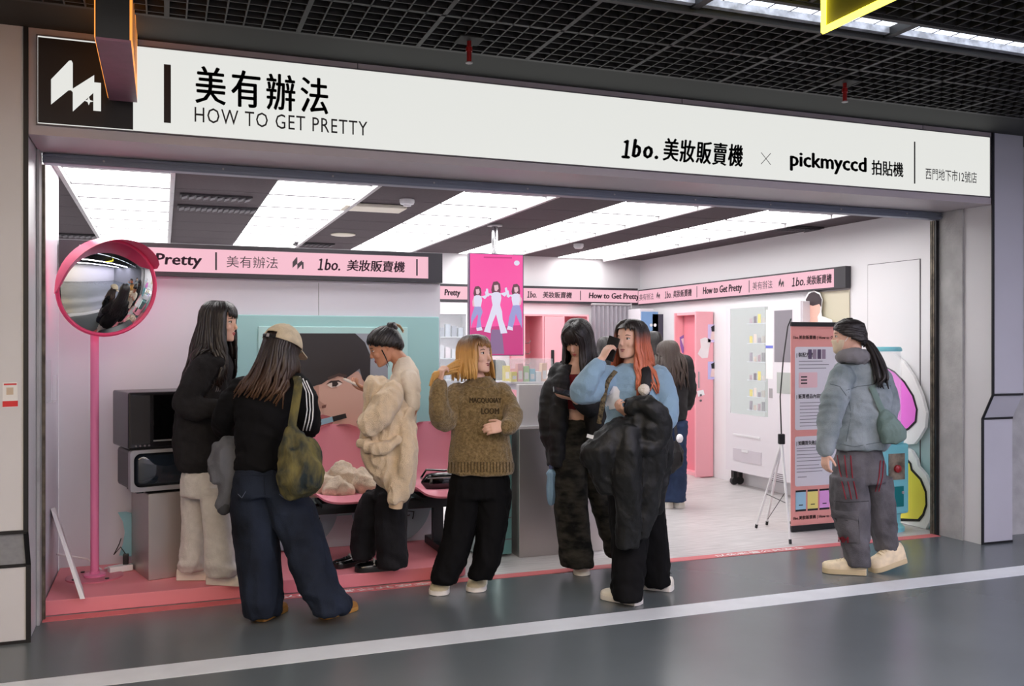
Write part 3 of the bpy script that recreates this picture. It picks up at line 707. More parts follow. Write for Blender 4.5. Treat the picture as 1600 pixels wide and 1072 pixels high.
# display case with coloured packs
dc = thing('display_case', 'clear acrylic display case on the counter full of pastel boxes', 'display case')
ex0, ex1, ez = fy(797, 600, cy0 + .1).x, fy(862, 600, cy0 + .1).x, 1.203
MB().box(ex0, ex1, cy0 + .08, cy0 + .4, ez, ez + .012).build('base', M_white, dc)
for a in ((ex0, ex1, cy0 + .08, cy0 + .084), (ex0, ex1, cy0 + .396, cy0 + .4), (ex0, ex0 + .004, cy0 + .084, cy0 + .396), (ex1 - .004, ex1, cy0 + .084, cy0 + .396)):
    MB().box(*a, ez + .012, ez + .17).build('pane', M_glass, dc)
MB().box(ex0, ex1, cy0 + .08, cy0 + .4, ez + .17, ez + .176).build('lid', M_glass, dc)
pcols = [((240, 225, 110), 'yellow'), ((244, 180, 190), 'pink'), ((190, 225, 170), 'green'), ((170, 215, 235), 'blue'), ((238, 240, 242), 'white'), ((246, 205, 180), 'peach')]
for i in range(9):
    col, nm = pcols[i % 6]; row = i // 6; x = ex0 + .012 + (i % 6) * .046; y = cy0 + .1 + row * .14
    t = thing('cosmetic_box', '%s cosmetic box standing in the acrylic case, %s row' % (nm, ('front', 'back')[row]), 'box', 'cosmetic boxes in the case')
    h = .07 + .02 * ((i * 7) % 4)
    MB().box(x, x + .04, y, y + .05, ez + .0125, ez + .012 + h).build('carton', mat('pack_%d' % (i % 6), col, .5), t); MB().box(x + .006, x + .034, y - .001, y, ez + .03, ez + .012 + h * .6).build('printed_panel', M_wink, t)
pr_ = thing('receipt_printer', 'white receipt printer with black lid behind the blonde girl', 'printer')
q = fy(772, 590, 1.0)
MB().box(q.x - .12, min(q.x + .1, cx0 - .04), .9, 1.15, q.z - .04, q.z + .05).build('case', M_white, pr_, bevel=.012); MB().lathe([(.08, -.09), (.085, 0), (.08, .07)], (q.x, .99, q.z + .05), 16, (1, 0, 0)).build('lid', M_black, pr_, smooth=True)
MB().box(q.x - .2, cx0 - .04, .87, 1.2, .95, q.z - .041).build('stand', M_white, pr_)
MB().box(q.x - .16, cx0 - .05, .92, 1.12, .0, .949).build('stand_column', M_white, pr_)
pm_ = thing('tablet_screen', 'pale purple tilted tablet screen below the printer', 'tablet')
MB().obox(fy(760, 608, .75), V((.16, .0, 0)), V((0, .006, 0)), V((0, .03, .05))).build('screen', mat('lilac_screen', (206, 192, 236), emit=.8), pm_, bevel=.004)
MB().box(fy(760, 608, .75).x - .1, fy(760, 608, .75).x + .1, .78, .84, czt - .029, fy(760, 608, .75).z).build('support', M_white, pm_)
# ------------------------------------------------------------------ hanging portrait screen
VY = 2.3
tv = thing('hanging_screen', 'portrait screen with pink dance video hanging on a steel pole', 'screen')
a, b = fy(733, 556, VY), fy(818, 398, VY)
MB().box(a.x, b.x, VY, VY + .05, a.z, b.z).build('bezel', mat('screen_bezel', (70, 52, 76), .3), tv)
MB().box(a.x + .008, b.x - .008, VY - .003, VY, a.z + .008, b.z - .008).build('display', mat('hot_pink_video', (248, 66, 160), emit=.95), tv)
xm = fy(773, 390, VY + .03).x
MB().tube([(xm, VY + .03, b.z), (xm, VY + .03, CZ)], .028, 16).build('pole', mat('chrome_tube', (200, 200, 204), .15, 1), tv, smooth=True)
MB().lathe([(.07, 0), (.07, .012)], (xm, VY + .03, CZ - .012), 20).build('ceiling_flange', M_rail, tv)
VO = VY - .004
def vp(px, py, k=0): return fy(px, py, VO - .001 * k)
M_vw = mat('video_white', (228, 224, 246), emit=.9); M_vb = mat('video_denim', (160, 158, 218), emit=.85); M_vh = mat('video_hair', (110, 36, 62), emit=.6); M_vs = mat('video_skin', (236, 186, 200), emit=.9); M_vf = mat('video_floor', (214, 30, 130), emit=.8)
flat('video_floor', [vp(735, 512), vp(816, 508), vp(816, 554), vp(735, 554)], M_vf, tv)
for cx, hy, s, ar, nm in ((746, 455, .9, -1, 0), (775, 449, 1.05, 0, 1), (806, 452, .95, 1, 2)):
    def q_(pts, m, k, nm_): flat(nm_, [vp(min(815.5, max(736, cx + x * s)), hy + y * s, k) for x, y in pts], m, tv)
    q_([(-6, -2), (-4, -8), (2, -9), (6, -5), (7, 3), (6, 12), (3, 6), (-5, 12), (-7, 4)], M_vh, 1, 'dancer_hair')
    q_([(-3, -3), (3, -4), (4, 2), (1, 6), (-2, 5)], M_vs, 2, 'dancer_face')
    q_([(-6, 9), (-2, 7), (3, 7), (7, 9), (8, 16), (6, 27), (-5, 27), (-7, 16)], M_vw, 2, 'dancer_top')
    q_([(-5, 26), (6, 26), (9, 36), (10 + 5 * ar, 48), (15 + 8 * ar, 62), (6 + 8 * ar, 64), (1, 44), (0, 40), (-5 + 3 * ar, 52), (-8 + 3 * ar, 63), (-16 + 3 * ar, 60), (-11, 46), (-8, 36)], M_vb if nm != 1 else M_vw, 2, 'dancer_trousers')
    q_([(15 + 8 * ar, 62), (6 + 8 * ar, 64), (7 + 8 * ar, 69), (17 + 8 * ar, 68)], M_vw, 3, 'dancer_shoe'); q_([(-8 + 3 * ar, 63), (-16 + 3 * ar, 60), (-18 + 3 * ar, 66), (-8 + 3 * ar, 68)], M_vw, 3, 'dancer_shoe')
    if nm != 0: q_([(-6, 9), (-12, 14), (-15, 12), (-15, 2), (-12, 2), (-11, 9), (-6, 14)], M_vw, 3, 'dancer_arm')
    else: q_([(-6, 9), (-9, 18), (-8, 27), (-5, 26), (-6, 18)], M_vs, 3, 'dancer_arm')
    if nm != 2: q_([(6, 9), (13, 14), (18, 8), (16, 0), (13, 1), (14, 7), (7, 9)], M_vw, 3, 'dancer_arm')
    else: q_([(6, 9), (10, 16), (8, 26), (5, 25), (7, 17)], M_vs, 3, 'dancer_arm')
flat('video_shadow', [vp(768, 515, 1), vp(784, 515, 1), vp(788, 553, 1), vp(764, 553, 1)], mat('video_mauve', (150, 110, 160), emit=.7), tv)
flat('video_badge', [vp(807.5 + 4.5 * math.cos(i * .524), 411 + 4 * math.sin(i * .524), 1) for i in range(12)], M_vw, tv)
flat('video_strip', [vp(756, 403, 1), vp(800, 404, 1), vp(800, 402, 1), vp(756, 401, 1)], M_vf, tv)

# ------------------------------------------------------------------ back wall machines
M_mach = mat('pearl_white_machine', (224, 220, 226), .35); M_shelfp = mat('pale_shelf', (214, 220, 226), .4)
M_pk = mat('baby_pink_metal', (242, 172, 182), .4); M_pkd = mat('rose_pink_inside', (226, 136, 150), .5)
def vending(name, label, x0, x1, y0, y1, z1, face):
    pass
vm0 = thing('vending_machine', 'white display machine with packs at the back left of the hanging screen', 'vending machine')
a0, a1 = fy(640, 500, 4.3).x, fy(737, 500, 4.3).x
MB().box(a0, a1, 4.5, 4.95, .05, 1.95).build('cabinet', M_mach, vm0, bevel=.01)
MB().box(a0, a1, 4.32, 4.5, .05, .5).build('lower_door', M_mach, vm0); MB().box(a0, a1, 4.32, 4.5, 1.82, 1.95).build('top_panel', M_mach, vm0)
MB().box(a0, a0 + .04, 4.32, 4.5, .5, 1.82).build('side_frame', M_mach, vm0); MB().box(a1 - .06, a1, 4.32, 4.5, .5, 1.82).build('side_frame', M_mach, vm0)
for i in range(5): MB().box(a0 + .04, a1 - .06, 4.36, 4.5, .6 + i * .24, .61 + i * .24).build('shelf', M_shelfp, vm0)
MB().box(a0 + .04, a1 - .06, 4.322, 4.326, .5, 1.82).build('pane', M_glass, vm0)
for x in (a0 + .05, a1 - .1): MB().box(x, x + .05, 4.4, 4.85, 0, .05).build('foot', M_black, vm0)
k_ = 0
for r in range(4):
    for j in range(5):
        x = a1 - .13 - j * .075; z = .612 + (r + 1) * .24
        if x < a0 + .05: continue
        t = tag(MB().box(x, x + .055, 4.38, 4.43, z, z + .1 + .02 * ((r + j) % 3)).build('cosmetic_pack', mat('cpack_%d' % ((r + 2 * j) % 4), ((206, 208, 216), (150, 156, 172), (226, 214, 222), (186, 196, 210))[(r + 2 * j) % 4], .4)), '%s pack, %s shelf, %s from right, machine left of hanging screen' % (('pale grey', 'slate', 'pinkish', 'blue grey')[(r + 2 * j) % 4], ('lowest', 'second', 'third', 'top')[r], ('first', 'second', 'third', 'fourth', 'fifth')[j]), 'pack', 'packs in the back left machine')
# pink cabinet block with open niche and doors
pc = thing('pink_locker', 'pink metal lockers at the back wall beside the hanging screen', 'locker')
b0, b1, b2, b3 = (fy(p, 500, 4.5).x for p in (818, 849, 881, 920))
pz = fy(850, 491, 4.5).z
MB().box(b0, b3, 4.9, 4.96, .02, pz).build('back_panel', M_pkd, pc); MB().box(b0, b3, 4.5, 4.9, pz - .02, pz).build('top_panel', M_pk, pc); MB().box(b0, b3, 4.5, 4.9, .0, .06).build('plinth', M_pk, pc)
for x in (b0, b1 - .01, b2 - .01, b3 - .02): MB().box(x, x + .02, 4.5, 4.9, .06, pz - .02).build('side_panel', M_pk, pc)
dr = MB().box(b1 + .012, b2 - .012, 4.485, 4.5, .06, pz - .025).build('door', M_pk, pc, bevel=.004)
MB().box(b1 + .09, b1 + .13, 4.47, 4.485, 1.2, 1.42).build('handle', M_black, dr, bevel=.008)
MB().lathe([(.02, 0), (.02, .008)], (b2 - .06, 4.485, 1.02), 10, (0, -1, 0)).build('lock', M_rail, dr)
for r in range(4):
    for j in range(2 if r < 3 else 1):
        MB().tube([(b1 - .16 + j * .06, 4.86, 1.5 - r * .13), (b1 - .16 + j * .06, 4.7, 1.5 - r * .13), (b1 - .145 + j * .06, 4.69, 1.53 - r * .13)], .006, 6).build('hook', M_rail, pc)
for i, (x, z, nm) in enumerate(((b0 + .06, .9, 'lower'),)):
    t = thing('white_plush_pile', 'white packaging heap in front of the pink lockers', 'packaging')
    mb = MB()
    for k in range(6): mb.ell((b0 + .02 + (k % 3) * .11, 4.3 + (k // 3) * .07, 1.0 + (k % 2) * .09), .09, .08, .09)
    place('heap', remesh(mb, .015, 3, .5, fuzz(.012, 12)), mat('cream_wrap', (226, 218, 214), .7, var=(20, .1)), t)
    MB().box(b0 - .08, b0 + .4, 4.2, 4.45, .0, .92).build('side_table', M_white, t)
# grey curtain
cu_ = thing('curtain', 'grey pleated curtain hanging at the back wall', 'curtain')
g0, g1 = fy(925, 500, 4.7).x, fy(986, 500, 4.7).x
ringA, ringB = [], []
NPT = 90
for i in range(NPT):
    u = i / (NPT - 1); x = g0 + (g1 - g0) * u
    y = 4.72 + .028 * math.sin(u * 2 * math.pi * 9) + .012 * noise.noise(V((u * 13, 2, 0)))
    ringA.append(V((x, y, .05))); ringB.append(V((x, 4.72 + (y - 4.72) * .6, fy(960, 478, 4.7).z)))
MB().loft([[p + (q - p) * t for p, q in zip(ringA, ringB)] for t in (0, .3, .7, 1)], cap=False, closed=False).build('cloth', mat('grey_curtain_cloth', (158, 154, 162), .8), cu_, smooth=True, flat_angle=0)
MB().tube([(g0 - .0, 4.72, fy(960, 476, 4.7).z), (g1 + .01, 4.72, fy(960, 476, 4.7).z)], .014, 10).build('rod', M_rail, cu_)
MB().tube([(g1 + .012, 4.72, .0), (g1 + .012, 4.72, 2.0)], .012, 8).build('rail_post', M_rail, cu_)
# blue screen machine in the corner
bm_ = thing('vending_machine', 'white machine with a blue poster screen in the back right corner', 'vending machine')
c0, c1 = fy(1001, 500, 4.4).x, fy(1056, 500, 4.4).x
MB().box(c0, min(c1, 5.62), 4.42, 4.95, .02, 1.92).build('cabinet', M_mach, bm_, bevel=.01)
MB().box(fy(1003, 500, 4.4).x, fy(1029, 500, 4.4).x, 4.41, 4.42, 1.1, fy(1015, 487, 4.4).z).build('poster_screen', mat('blue_poster', (120, 160, 206), .3), bm_)
for x in (1018, 1024): MB().lathe([(.02, 0), (.02, .004)], (fy(x, 508, 4.4).x, 4.41, fy(x, 508, 4.4).z), 10, (0, -1, 0)).build('printed_dot', M_wink, bm_)
MB().box(fy(1038, 500, 4.4).x, min(fy(1054, 500, 4.4).x, 5.6), 4.41, 4.42, 1.05, fy(1045, 491, 4.4).z).build('dark_window', mat('dark_pane', (62, 58, 74), .2), bm_)
# ------------------------------------------------------------------ open pink locker on the right wall
lk = thing('pink_locker', 'tall pink locker with open doors covered in stickers near the right wall', 'locker')
lz = fy(1105, 487, 3.3).z
l0, l1 = fl(1081, 746, 0), fl(1129, 747, 0)
ly = (l0.y + l1.y) / 2
dA = MB().box(l0.x, min(l1.x - .03, 5.74), ly, ly + .025, .012, lz).build('door', M_pk, lk, bevel=.003)
MB().box(l0.x + .03, l0.x + .04, ly - .012, ly, 1.0, 1.18).build('handle', M_rail, dA)
for z in (.92, .86): MB().lathe([(.012, 0), (.012, .012)], (l0.x + .06, ly, z), 8, (0, -1, 0)).build('lock', M_ink2, dA)
m0 = fl(1057, 737, 0)
dB = MB().box(m0.x - .02, m0.x + .25, m0.y, m0.y + .025, .012, lz).build('door', M_pk, lk, bevel=.003)
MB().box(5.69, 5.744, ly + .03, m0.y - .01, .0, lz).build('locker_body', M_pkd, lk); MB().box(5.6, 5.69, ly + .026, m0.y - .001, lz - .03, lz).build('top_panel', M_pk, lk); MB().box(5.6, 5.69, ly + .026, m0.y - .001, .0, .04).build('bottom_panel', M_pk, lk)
def sticker(pts, c, Y, nm='sticker', par=None): return flat(nm, [fy(x, y, Y) for x, y in pts], mat('stk_%d_%d_%d' % c, c, .5), par)
Y1, Y2, YB = ly - .003, ly - .005, m0.y - .003
for py, c in ((515, (214, 196, 236)), (573, (196, 190, 238))):
    sticker([(1106, py - 8), (1125, py - 8), (1125, py + 20), (1106, py + 20)], c, Y1, 'photo_card', dA)
    sticker([(1112, py + 2), (1120, py + 2), (1122, py + 16), (1110, py + 16)], (236, 208, 206), Y2, 'printed_figure', dA)
    sticker([(1111, py - 4), (1116, py - 7), (1121, py - 3), (1120, py + 3), (1112, py + 3)], (30, 26, 32), Y2 - .001, 'printed_hair', dA)
sticker([(1094, 530), (1102, 527), (1111, 531), (1108, 545), (1106, 559), (1097, 560), (1090, 553), (1095, 543)], (232, 224, 226), Y1, 'white_sticker', dA)
sticker([(1089, 611), (1099, 609), (1101, 617), (1091, 620)], (238, 238, 240), Y1, 'key_label', dA)
sticker([(1062, 527), (1072, 521), (1079, 523), (1079, 545), (1066, 552), (1063, 540)], (150, 116, 196), YB, 'photo_card', dB)
sticker([(1064, 530), (1071, 527), (1076, 540), (1070, 547)], (232, 214, 226), YB - .002, 'printed_figure', dB)
sticker([(1071, 555), (1080, 551), (1080, 575), (1075, 573)], (58, 34, 56), YB, 'photo_card', dB)
sticker([(1078, 500), (1081, 499), (1081, 520), (1077, 518)], (40, 26, 32), YB, 'photo_card', dB)
# ------------------------------------------------------------------ right wall vending machine
vr = thing('vending_machine', 'large white glass front vending machine on black castors along the right wall', 'vending machine')
VX = 5.74
vy1, vy0 = fl(1134.6, 733.4, .12).y, 1.62
vz = fx(1200, 470, VX).z
XB, XF = 5.748, 5.735     # the machine is built into the wall: back half stands in a recess
XF = 5.60
def vxp(px, py, e=0): return fx(px, py, XF - e)
vy1 = fx(1133, 700, XF).y; vy0 = fx(1252, 700, XF).y
vz0, vz1 = fx(1135, 733, XF).z, fx(1140, 478, XF).z
MB().box(XF + .012, 5.744, vy0, vy1, vz0, vz1).build('cabinet', M_mach, vr, bevel=.008)
def vpanel(name, px0, px1, z0, z1, m, t=.012, e=0):
    ya, yb = vxp(px1, 600).y, vxp(px0, 600).y
    return MB().box(XF - e, XF + t - e, ya, yb, z0, z1).build(name, m, vr)
zg0, zg1 = vxp(1165, 648).z, vxp(1165, 481).z
vpanel('lower_door', 1134, 1200, vz0, zg0, M_mach); vpanel('top_panel', 1134, 1200, zg1, vz1, M_mach); vpanel('side_frame', 1134, 1141, zg0, zg1, M_mach); vpanel('control_panel', 1200, 1251, vz0, vz1, M_mach)
vpanel('interior_back', 1141, 1200, zg0, zg1, mat('interior_glow', (232, 236, 234), emit=.62), .004, -.007)  # back panel made to glow in place of the machine's inner lamp
vpanel('pane', 1141, 1195, zg0, zg1, M_glass, .004, .002)
vpanel('menu_sheet', 1197, 1208, vxp(1202, 592).z, vxp(1202, 484).z, M_wink, .003, .002)
vpanel('blue_bar', 1197, 1208, vxp(1202, 544).z, vxp(1202, 540).z, mat('blue_ink', (110, 120, 210), .5), .002, .0045)
vpanel('screen', 1210, 1238, vxp(1222, 566).z, vxp(1222, 485).z, mat('grey_screen', (136, 132, 140), .15), .004, .002)
vpanel('payment_recess', 1214, 1236, vxp(1222, 615).z, vxp(1222, 582).z, mat('recess_grey', (176, 182, 178), .4), .003, .002)
vpanel('lock_plate', 1202, 1207, vxp(1204, 622).z, vxp(1204, 607).z, M_rail, .006, .004)
vpanel('delivery_flap', 1146, 1190, vxp(1165, 722).z, vxp(1165, 703).z, mat('flap', (206, 200, 208), .35), .006, .005)
vpanel('flap_edge', 1146, 1188, vxp(1165, 683).z, vxp(1165, 680).z, M_white, .006, .006)
vpanel('flap_handle', 1160, 1170, vxp(1165, 707).z, vxp(1165, 703).z, M_white, .012, .012)
for i in range(5): vpanel('louvre', 1206, 1228, vxp(1215, 741 + i * 3).z, vxp(1215, 739.8 + i * 3).z, M_ink2, .002, .002)
shelf_py = (505, 536, 565, 594, 620, 641)
for i, py in enumerate(shelf_py):
    z = vxp(1180, py).z
    vpanel('shelf', 1167, 1197, z - .008, z, M_shelfp, .05, -.002)
    for j in range(4):
        col = ((196, 176, 186), (120, 110, 124), (240, 226, 120), (236, 222, 214), (160, 154, 166), (214, 200, 190))[(i * 2 + j) % 6]
        ya = vxp(1171 + j * 6.4, 600).y
        t = tag(MB().box(XF + .002, XF + .0118, ya - .045, ya, z, z + .05 + .02 * ((i + j) % 3)).build('cosmetic_pack', mat('vpack_%d' % ((i * 2 + j) % 6), col, .4)), '%s pack, %s shelf, %s from left in right wall vending machine' % (('mauve', 'dark', 'yellow', 'cream', 'grey', 'tan')[(i * 2 + j) % 6], ('top', 'second', 'third', 'fourth', 'fifth', 'lowest')[i], ('first', 'second', 'third', 'fourth')[j]), 'pack', 'packs in the right wall machine')
for y in (vy0 + .1, vy1 - .12):
    for x in (XF + .03, 5.70): MB().lathe([(.04, -.02), (.045, 0), (.04, .02)], (x, y, .046), 14, (0, 1, 0)).build('castor', M_black, vr); MB().box(x - .02, x + .02, y - .025, y + .025, .08, vz0).build('castor_fork', M_black, vr)
# cut out head standing on top / poster niche
nc = thing('display_niche', 'beige backed niche under the right ticker with a paper portrait', 'display')
ny0, ny1 = fx(1328, 470, 5.745).y, min(fx(1252, 470, 5.745).y, vy0 - .01)
MB().box(5.735, 5.744, ny0, ny1, 1.2, 1.97).build('back_panel', mat('olive_cream', (206, 200, 178), .5), nc)
MB().box(5.70, 5.735, ny1 - .05, ny1, 1.2, 1.97).build('white_post', M_white, nc)
pc_ = thing('paper_portrait', 'small paper cutout portrait of a dark haired head in the niche', 'cutout')
XP = 5.70
def np_(px, py, k=0): return fx(px, py, XP - .0015 * k)
def outline(cx, cy, rx, ry, n=24, p=2): return [(cx + rx * math.cos(i * 2 * math.pi / n), cy + ry * math.sin(i * 2 * math.pi / n)) for i in range(n)]
MB().prism([np_(x, y) for x, y in [(1257, 505), (1262, 498), (1258, 480), (1258, 466), (1263, 457), (1272, 454), (1281, 458), (1285, 468), (1283, 486), (1284, 494), (1300, 500), (1303, 640), (1257, 640)]], (.004, 0, 0)).build('white_backing', M_wink, pc_)
flat('printed_face', [np_(x, y, 1) for x, y in [(1262, 476), (1282, 474), (1281, 488), (1277, 495), (1278, 503), (1265, 504), (1266, 496), (1262, 488)]], mat('stk_236_186_170', (236, 190, 174), .5), pc_)
flat('printed_hair', [np_(x, y, 2) for x, y in [(1260, 482), (1259, 468), (1264, 459), (1272, 456), (1280, 460), (1284, 468), (1283, 480), (1280, 475), (1270, 478), (1264, 476)]], mat('stk_50_40_46', (54, 40, 46), .5), pc_)

# ------------------------------------------------------------------ banner stand, tripod, capsule machine, cutouts
bnr = thing('banner_stand', 'pink standing instruction banner with white text panels beside the walking girl', 'banner')
NY = .49
bx0 = fl(1233, 831, 0).x; bx1 = bx0 + .6
bt = fy(1233, 503, NY).z
M_sal = mat('salmon_banner', (232, 158, 150), .55)
MB().box(bx0, bx1, NY, NY + .006, .04, bt).build('banner_sheet', M_sal, bnr)
MB().box(bx0, bx1, NY - .006, NY + .012, bt - .035, bt).build('top_bar', M_black, bnr)
MB().box(bx0, bx1, NY - .012, NY + .03, .005, .05).build('bottom_bar', M_black, bnr)
MB().tube([(bx0 + .3, NY + .03, .0), (bx0 + .3, NY + .03, bt)], .008, 8).build('rear_pole', M_rail, bnr)
MB().box(bx0 + .2, bx0 + .4, NY + .012, NY + .3, .0, .02).build('foot', M_black, bnr)
def bpz(py): return fy(1250, py, NY).z
M_card = mat('banner_white', (222, 220, 226), .5)
BO = V((0, NY - .004, 0))
def bpan(z0, z1):
    pts = rrect(bx0 + .035, bx1 - .035, z0, z1, .02)
    flat('white_panel', [V((x, NY - .002, z)) for x, z in pts], M_card, bnr)
bpan(bpz(672), bpz(542)); bpan(bpz(760), bpz(682))
def btx(s, x, wd, py, h, m=M_ink, heavy=.02): return text(s, m, bnr, BO, UX, UZ, (bx0 + x, bx0 + x + wd, bpz(py + h), bpz(py)), heavy=heavy)
btx('1bo.美妝販賣機 | How to Get Pretty', .02, .5, 524, 7); 
btx('| 裝配方法', .05, .16, 551, 8); btx('| 販賣禮品內容物', .05, .26, 616, 8); btx('| 如購買失敗記錄', .05, .24, 689, 8)
M_txt = mat('small_print', (128, 124, 132), .6)
def rows(py0, n, step, x, wd, parent=bnr, h=1.0):
    for i in range(n):
        ww = wd * (.72 + .28 * ((i * 37) % 10) / 10)
        flat('small_print_line', [V((bx0 + x, NY - .004, bpz(py0 + i * step + h))), V((bx0 + x + ww, NY - .004, bpz(py0 + i * step + h))), V((bx0 + x + ww, NY - .004, bpz(py0 + i * step))), V((bx0 + x, NY - .004, bpz(py0 + i * step)))], M_txt, parent)
rows(564, 3, 5.5, .07, .32); rows(629, 8, 5.2, .08, .3); rows(700, 2, 4, .05, .25); rows(710, 3, 5, .05, .3); rows(727, 3, 5, .05, .3); rows(745, 1, 5, .06, .12)
flat('pink_note', [V((x, NY - .0035, z)) for x, z in rrect(bx0 + .07, bx0 + .25, bpz(606), bpz(582), .008)], mat('note_pink', (236, 196, 200), .5), bnr)
for i in range(3): flat('small_print_line', [V((bx0 + .09, NY - .005, bpz(590 + i * 5))), V((bx0 + .15, NY - .005, bpz(590 + i * 5))), V((bx0 + .15, NY - .005, bpz(588 + i * 5))), V((bx0 + .09, NY - .005, bpz(588 + i * 5)))], M_ink, bnr)
for i in range(4): flat('printed_photo', [V((bx0 + .16 + i * .045 + x, NY - .005, z)) for x, z in ((0, bpz(561)), (.035, bpz(561)), (.035, bpz(546)), (0, bpz(546)))], mat('photo_%d' % (i % 2), ((90, 74, 100), (150, 132, 150))[i % 2], .5), bnr)
for i, c in enumerate(((160, 204, 226), (240, 226, 130), (226, 160, 222), (190, 220, 180))):
    x = bx0 + .04 + i * .115
    flat('printed_pack', [V((x, NY - .003, bpz(798))), V((x + .1, NY - .003, bpz(798))), V((x + .1, NY - .003, bpz(767))), V((x, NY - .003, bpz(767)))], mat('bpack_%d' % i, c, .5), bnr)
    for pa, pb_ in ((769, 766), (799, 796)): flat('pack_edge', [V((x, NY - .004, bpz(pa))), V((x + .1, NY - .004, bpz(pa))), V((x + .1, NY - .004, bpz(pb_))), V((x, NY - .004, bpz(pb_)))], M_ink, bnr)
    flat('pack_print', [V((x + .03, NY - .0045, bpz(790))), V((x + .07, NY - .0045, bpz(790))), V((x + .07, NY - .0045, bpz(788.5))), V((x + .03, NY - .0045, bpz(788.5)))], M_ink, bnr)
btx('1bo.美妝販賣機 | How to Get Pretty', .02, .5, 806, 7)
tp = thing('tripod', 'slim white tripod with a black clamp beside the pink banner', 'tripod')
ap = W(1221, 692, 7.15)
fa, fb_ = fl(1235, 848, .012), fl(1198, 818, .012); fc_ = V((2 * ap.x - (fa.x + fb_.x) / 2 - .05, ap.y + .28, .012))
for f_ in (fa, fb_, fc_):
    L_ = MB().tube([ap, f_], [.012, .008], 8).build('leg', M_white, tp); MB().tube([f_ - ZV * .008, f_ + (ap - f_) * .03], .011, 8).build('rubber_foot', M_black, L_)
MB().obox(ap + ZV * .03, RV * .024, FV * .02, ZV * .04).build('clamp', M_black, tp, bevel=.006)
MB().tube([ap + (fa - ap) * .5, ap + (fb_ - ap) * .95], .003, 5).build('stay', M_black, tp); MB().tube([ap + (fa - ap) * .62, ap + (fc_ - ap) * .6], .003, 5).build('stay', M_black, tp)
MB().tube([ap + ZV * .05, W(1219, 620, 7.15), W(1224, 560, 7.16), W(1231, 510, 7.17), W(1236, 498, 7.18)], .005, 6).build('flexible_pole', M_black, tp)
# capsule machine
cm = thing('capsule_machine', 'teal capsule toy machine with clear cylinder behind the walking girl', 'capsule machine')
cc_ = V((5.40, .33, 0)); M_teal = mat('aqua_plastic', (120, 196, 206), .35)
zt = lambda py: fy(1400, py, .33).z
MB().lathe([(.15, 0), (.15, .03), (.12, .06), (.12, .12), (.13, .14)], cc_ + ZV * .001, 28).build('base', M_teal, cm, smooth=True)
MB().box(cc_.x - .13, cc_.x + .13, cc_.y - .13, cc_.y + .13, .14, zt(690)).build('body', M_teal, cm, bevel=.02)
MB().lathe([(.14, zt(690)), (.15, zt(685)), (.13, zt(672))], cc_, 28).build('collar', M_teal, cm, smooth=True)
MB().lathe([(.125, zt(672)), (.125, zt(549))], cc_, 28).build('clear_cylinder', M_glass, cm, smooth=True)
MB().lathe([(.132, zt(549)), (.132, zt(545)), (.12, zt(542))], cc_, 28).build('lid', M_teal, cm, smooth=True)
MB().box(cc_.x - .08, cc_.x + .08, cc_.y - .135, cc_.y - .13, zt(745), zt(705)).build('photo_panel', mat('photo_print', (120, 110, 96), .5, var=(14, .5)), cm)
MB().lathe([(.03, 0), (.03, .02), (.01, .03)], (cc_.x, cc_.y - .135, zt(728)), 14, (0, -1, 0)).build('knob', mat('dark_red', (150, 30, 36), .4), cm)
MB().lathe([(.012, 0), (.012, .01)], (cc_.x + .06, cc_.y - .13, zt(765)), 10, (0, -1, 0)).build('lock', M_rail, cm)
MB().box(cc_.x - .07, cc_.x + .07, cc_.y - .134, cc_.y - .13, .2, .36).build('chute', mat('dark_teal', (20, 116, 120), .3), cm)
# cut out boards by the right wall: plain blobs in place of the mascots
def bl(px, py, k=0): return fx(px, py, 5.70 - .003 * k)
b1_ = thing('pink_cutout_board', 'white bordered pink cutout board by the right wall above the yellow one', 'cutout board')
pk_out = [(1376, 553), (1395, 552), (1412, 566), (1428, 590), (1440, 618), (1447, 645), (1445, 668), (1436, 684), (1428, 694), (1376, 696)]
MB().prism([bl(x, y) for x, y in pk_out], (.03, 0, 0)).build('board', M_wink, b1_)
flat('printed_shape', [bl(x, y, 1) for x, y in [(1376, 568), (1398, 580), (1414, 596), (1428, 618), (1434, 640), (1432, 660), (1420, 672), (1408, 676), (1376, 672)]], M_ink, b1_)
flat('printed_fill', [bl(x, y, 2) for x, y in [(1378, 571), (1398, 583), (1412, 598), (1425, 619), (1431, 640), (1429, 658), (1418, 669), (1407, 673), (1378, 669)]], mat('magenta_print', (240, 120, 226), .5), b1_)
b2_ = thing('yellow_cutout_board', 'white bordered yellow cutout board standing by the right shutter rail', 'cutout board')
ye_out = [(1378, 700), (1412, 698), (1424, 704), (1432, 718), (1434, 728), (1446, 742), (1455, 764), (1456, 790), (1452, 815), (1446, 833), (1378, 828)]
MB().prism([V((5.70, bl(x, y).y, max(.004, bl(x, y).z))) for x, y in ye_out], (.03, 0, 0)).build('board', M_wink, b2_)
flat('printed_shape', [bl(x, y, 1) for x, y in [(1378, 713), (1406, 711), (1416, 714), (1424, 724), (1426, 733), (1440, 748), (1448, 768), (1449, 790), (1444, 806), (1437, 815), (1378, 814)]], M_ink, b2_)
flat('printed_fill', [bl(x, y, 2) for x, y in [(1378, 716), (1405, 714), (1414, 717), (1421, 725), (1423, 735), (1437, 750), (1445, 769), (1446, 788), (1441, 803), (1434, 811), (1378, 809)]], mat('yellow_print', (240, 226, 80), .5), b2_)
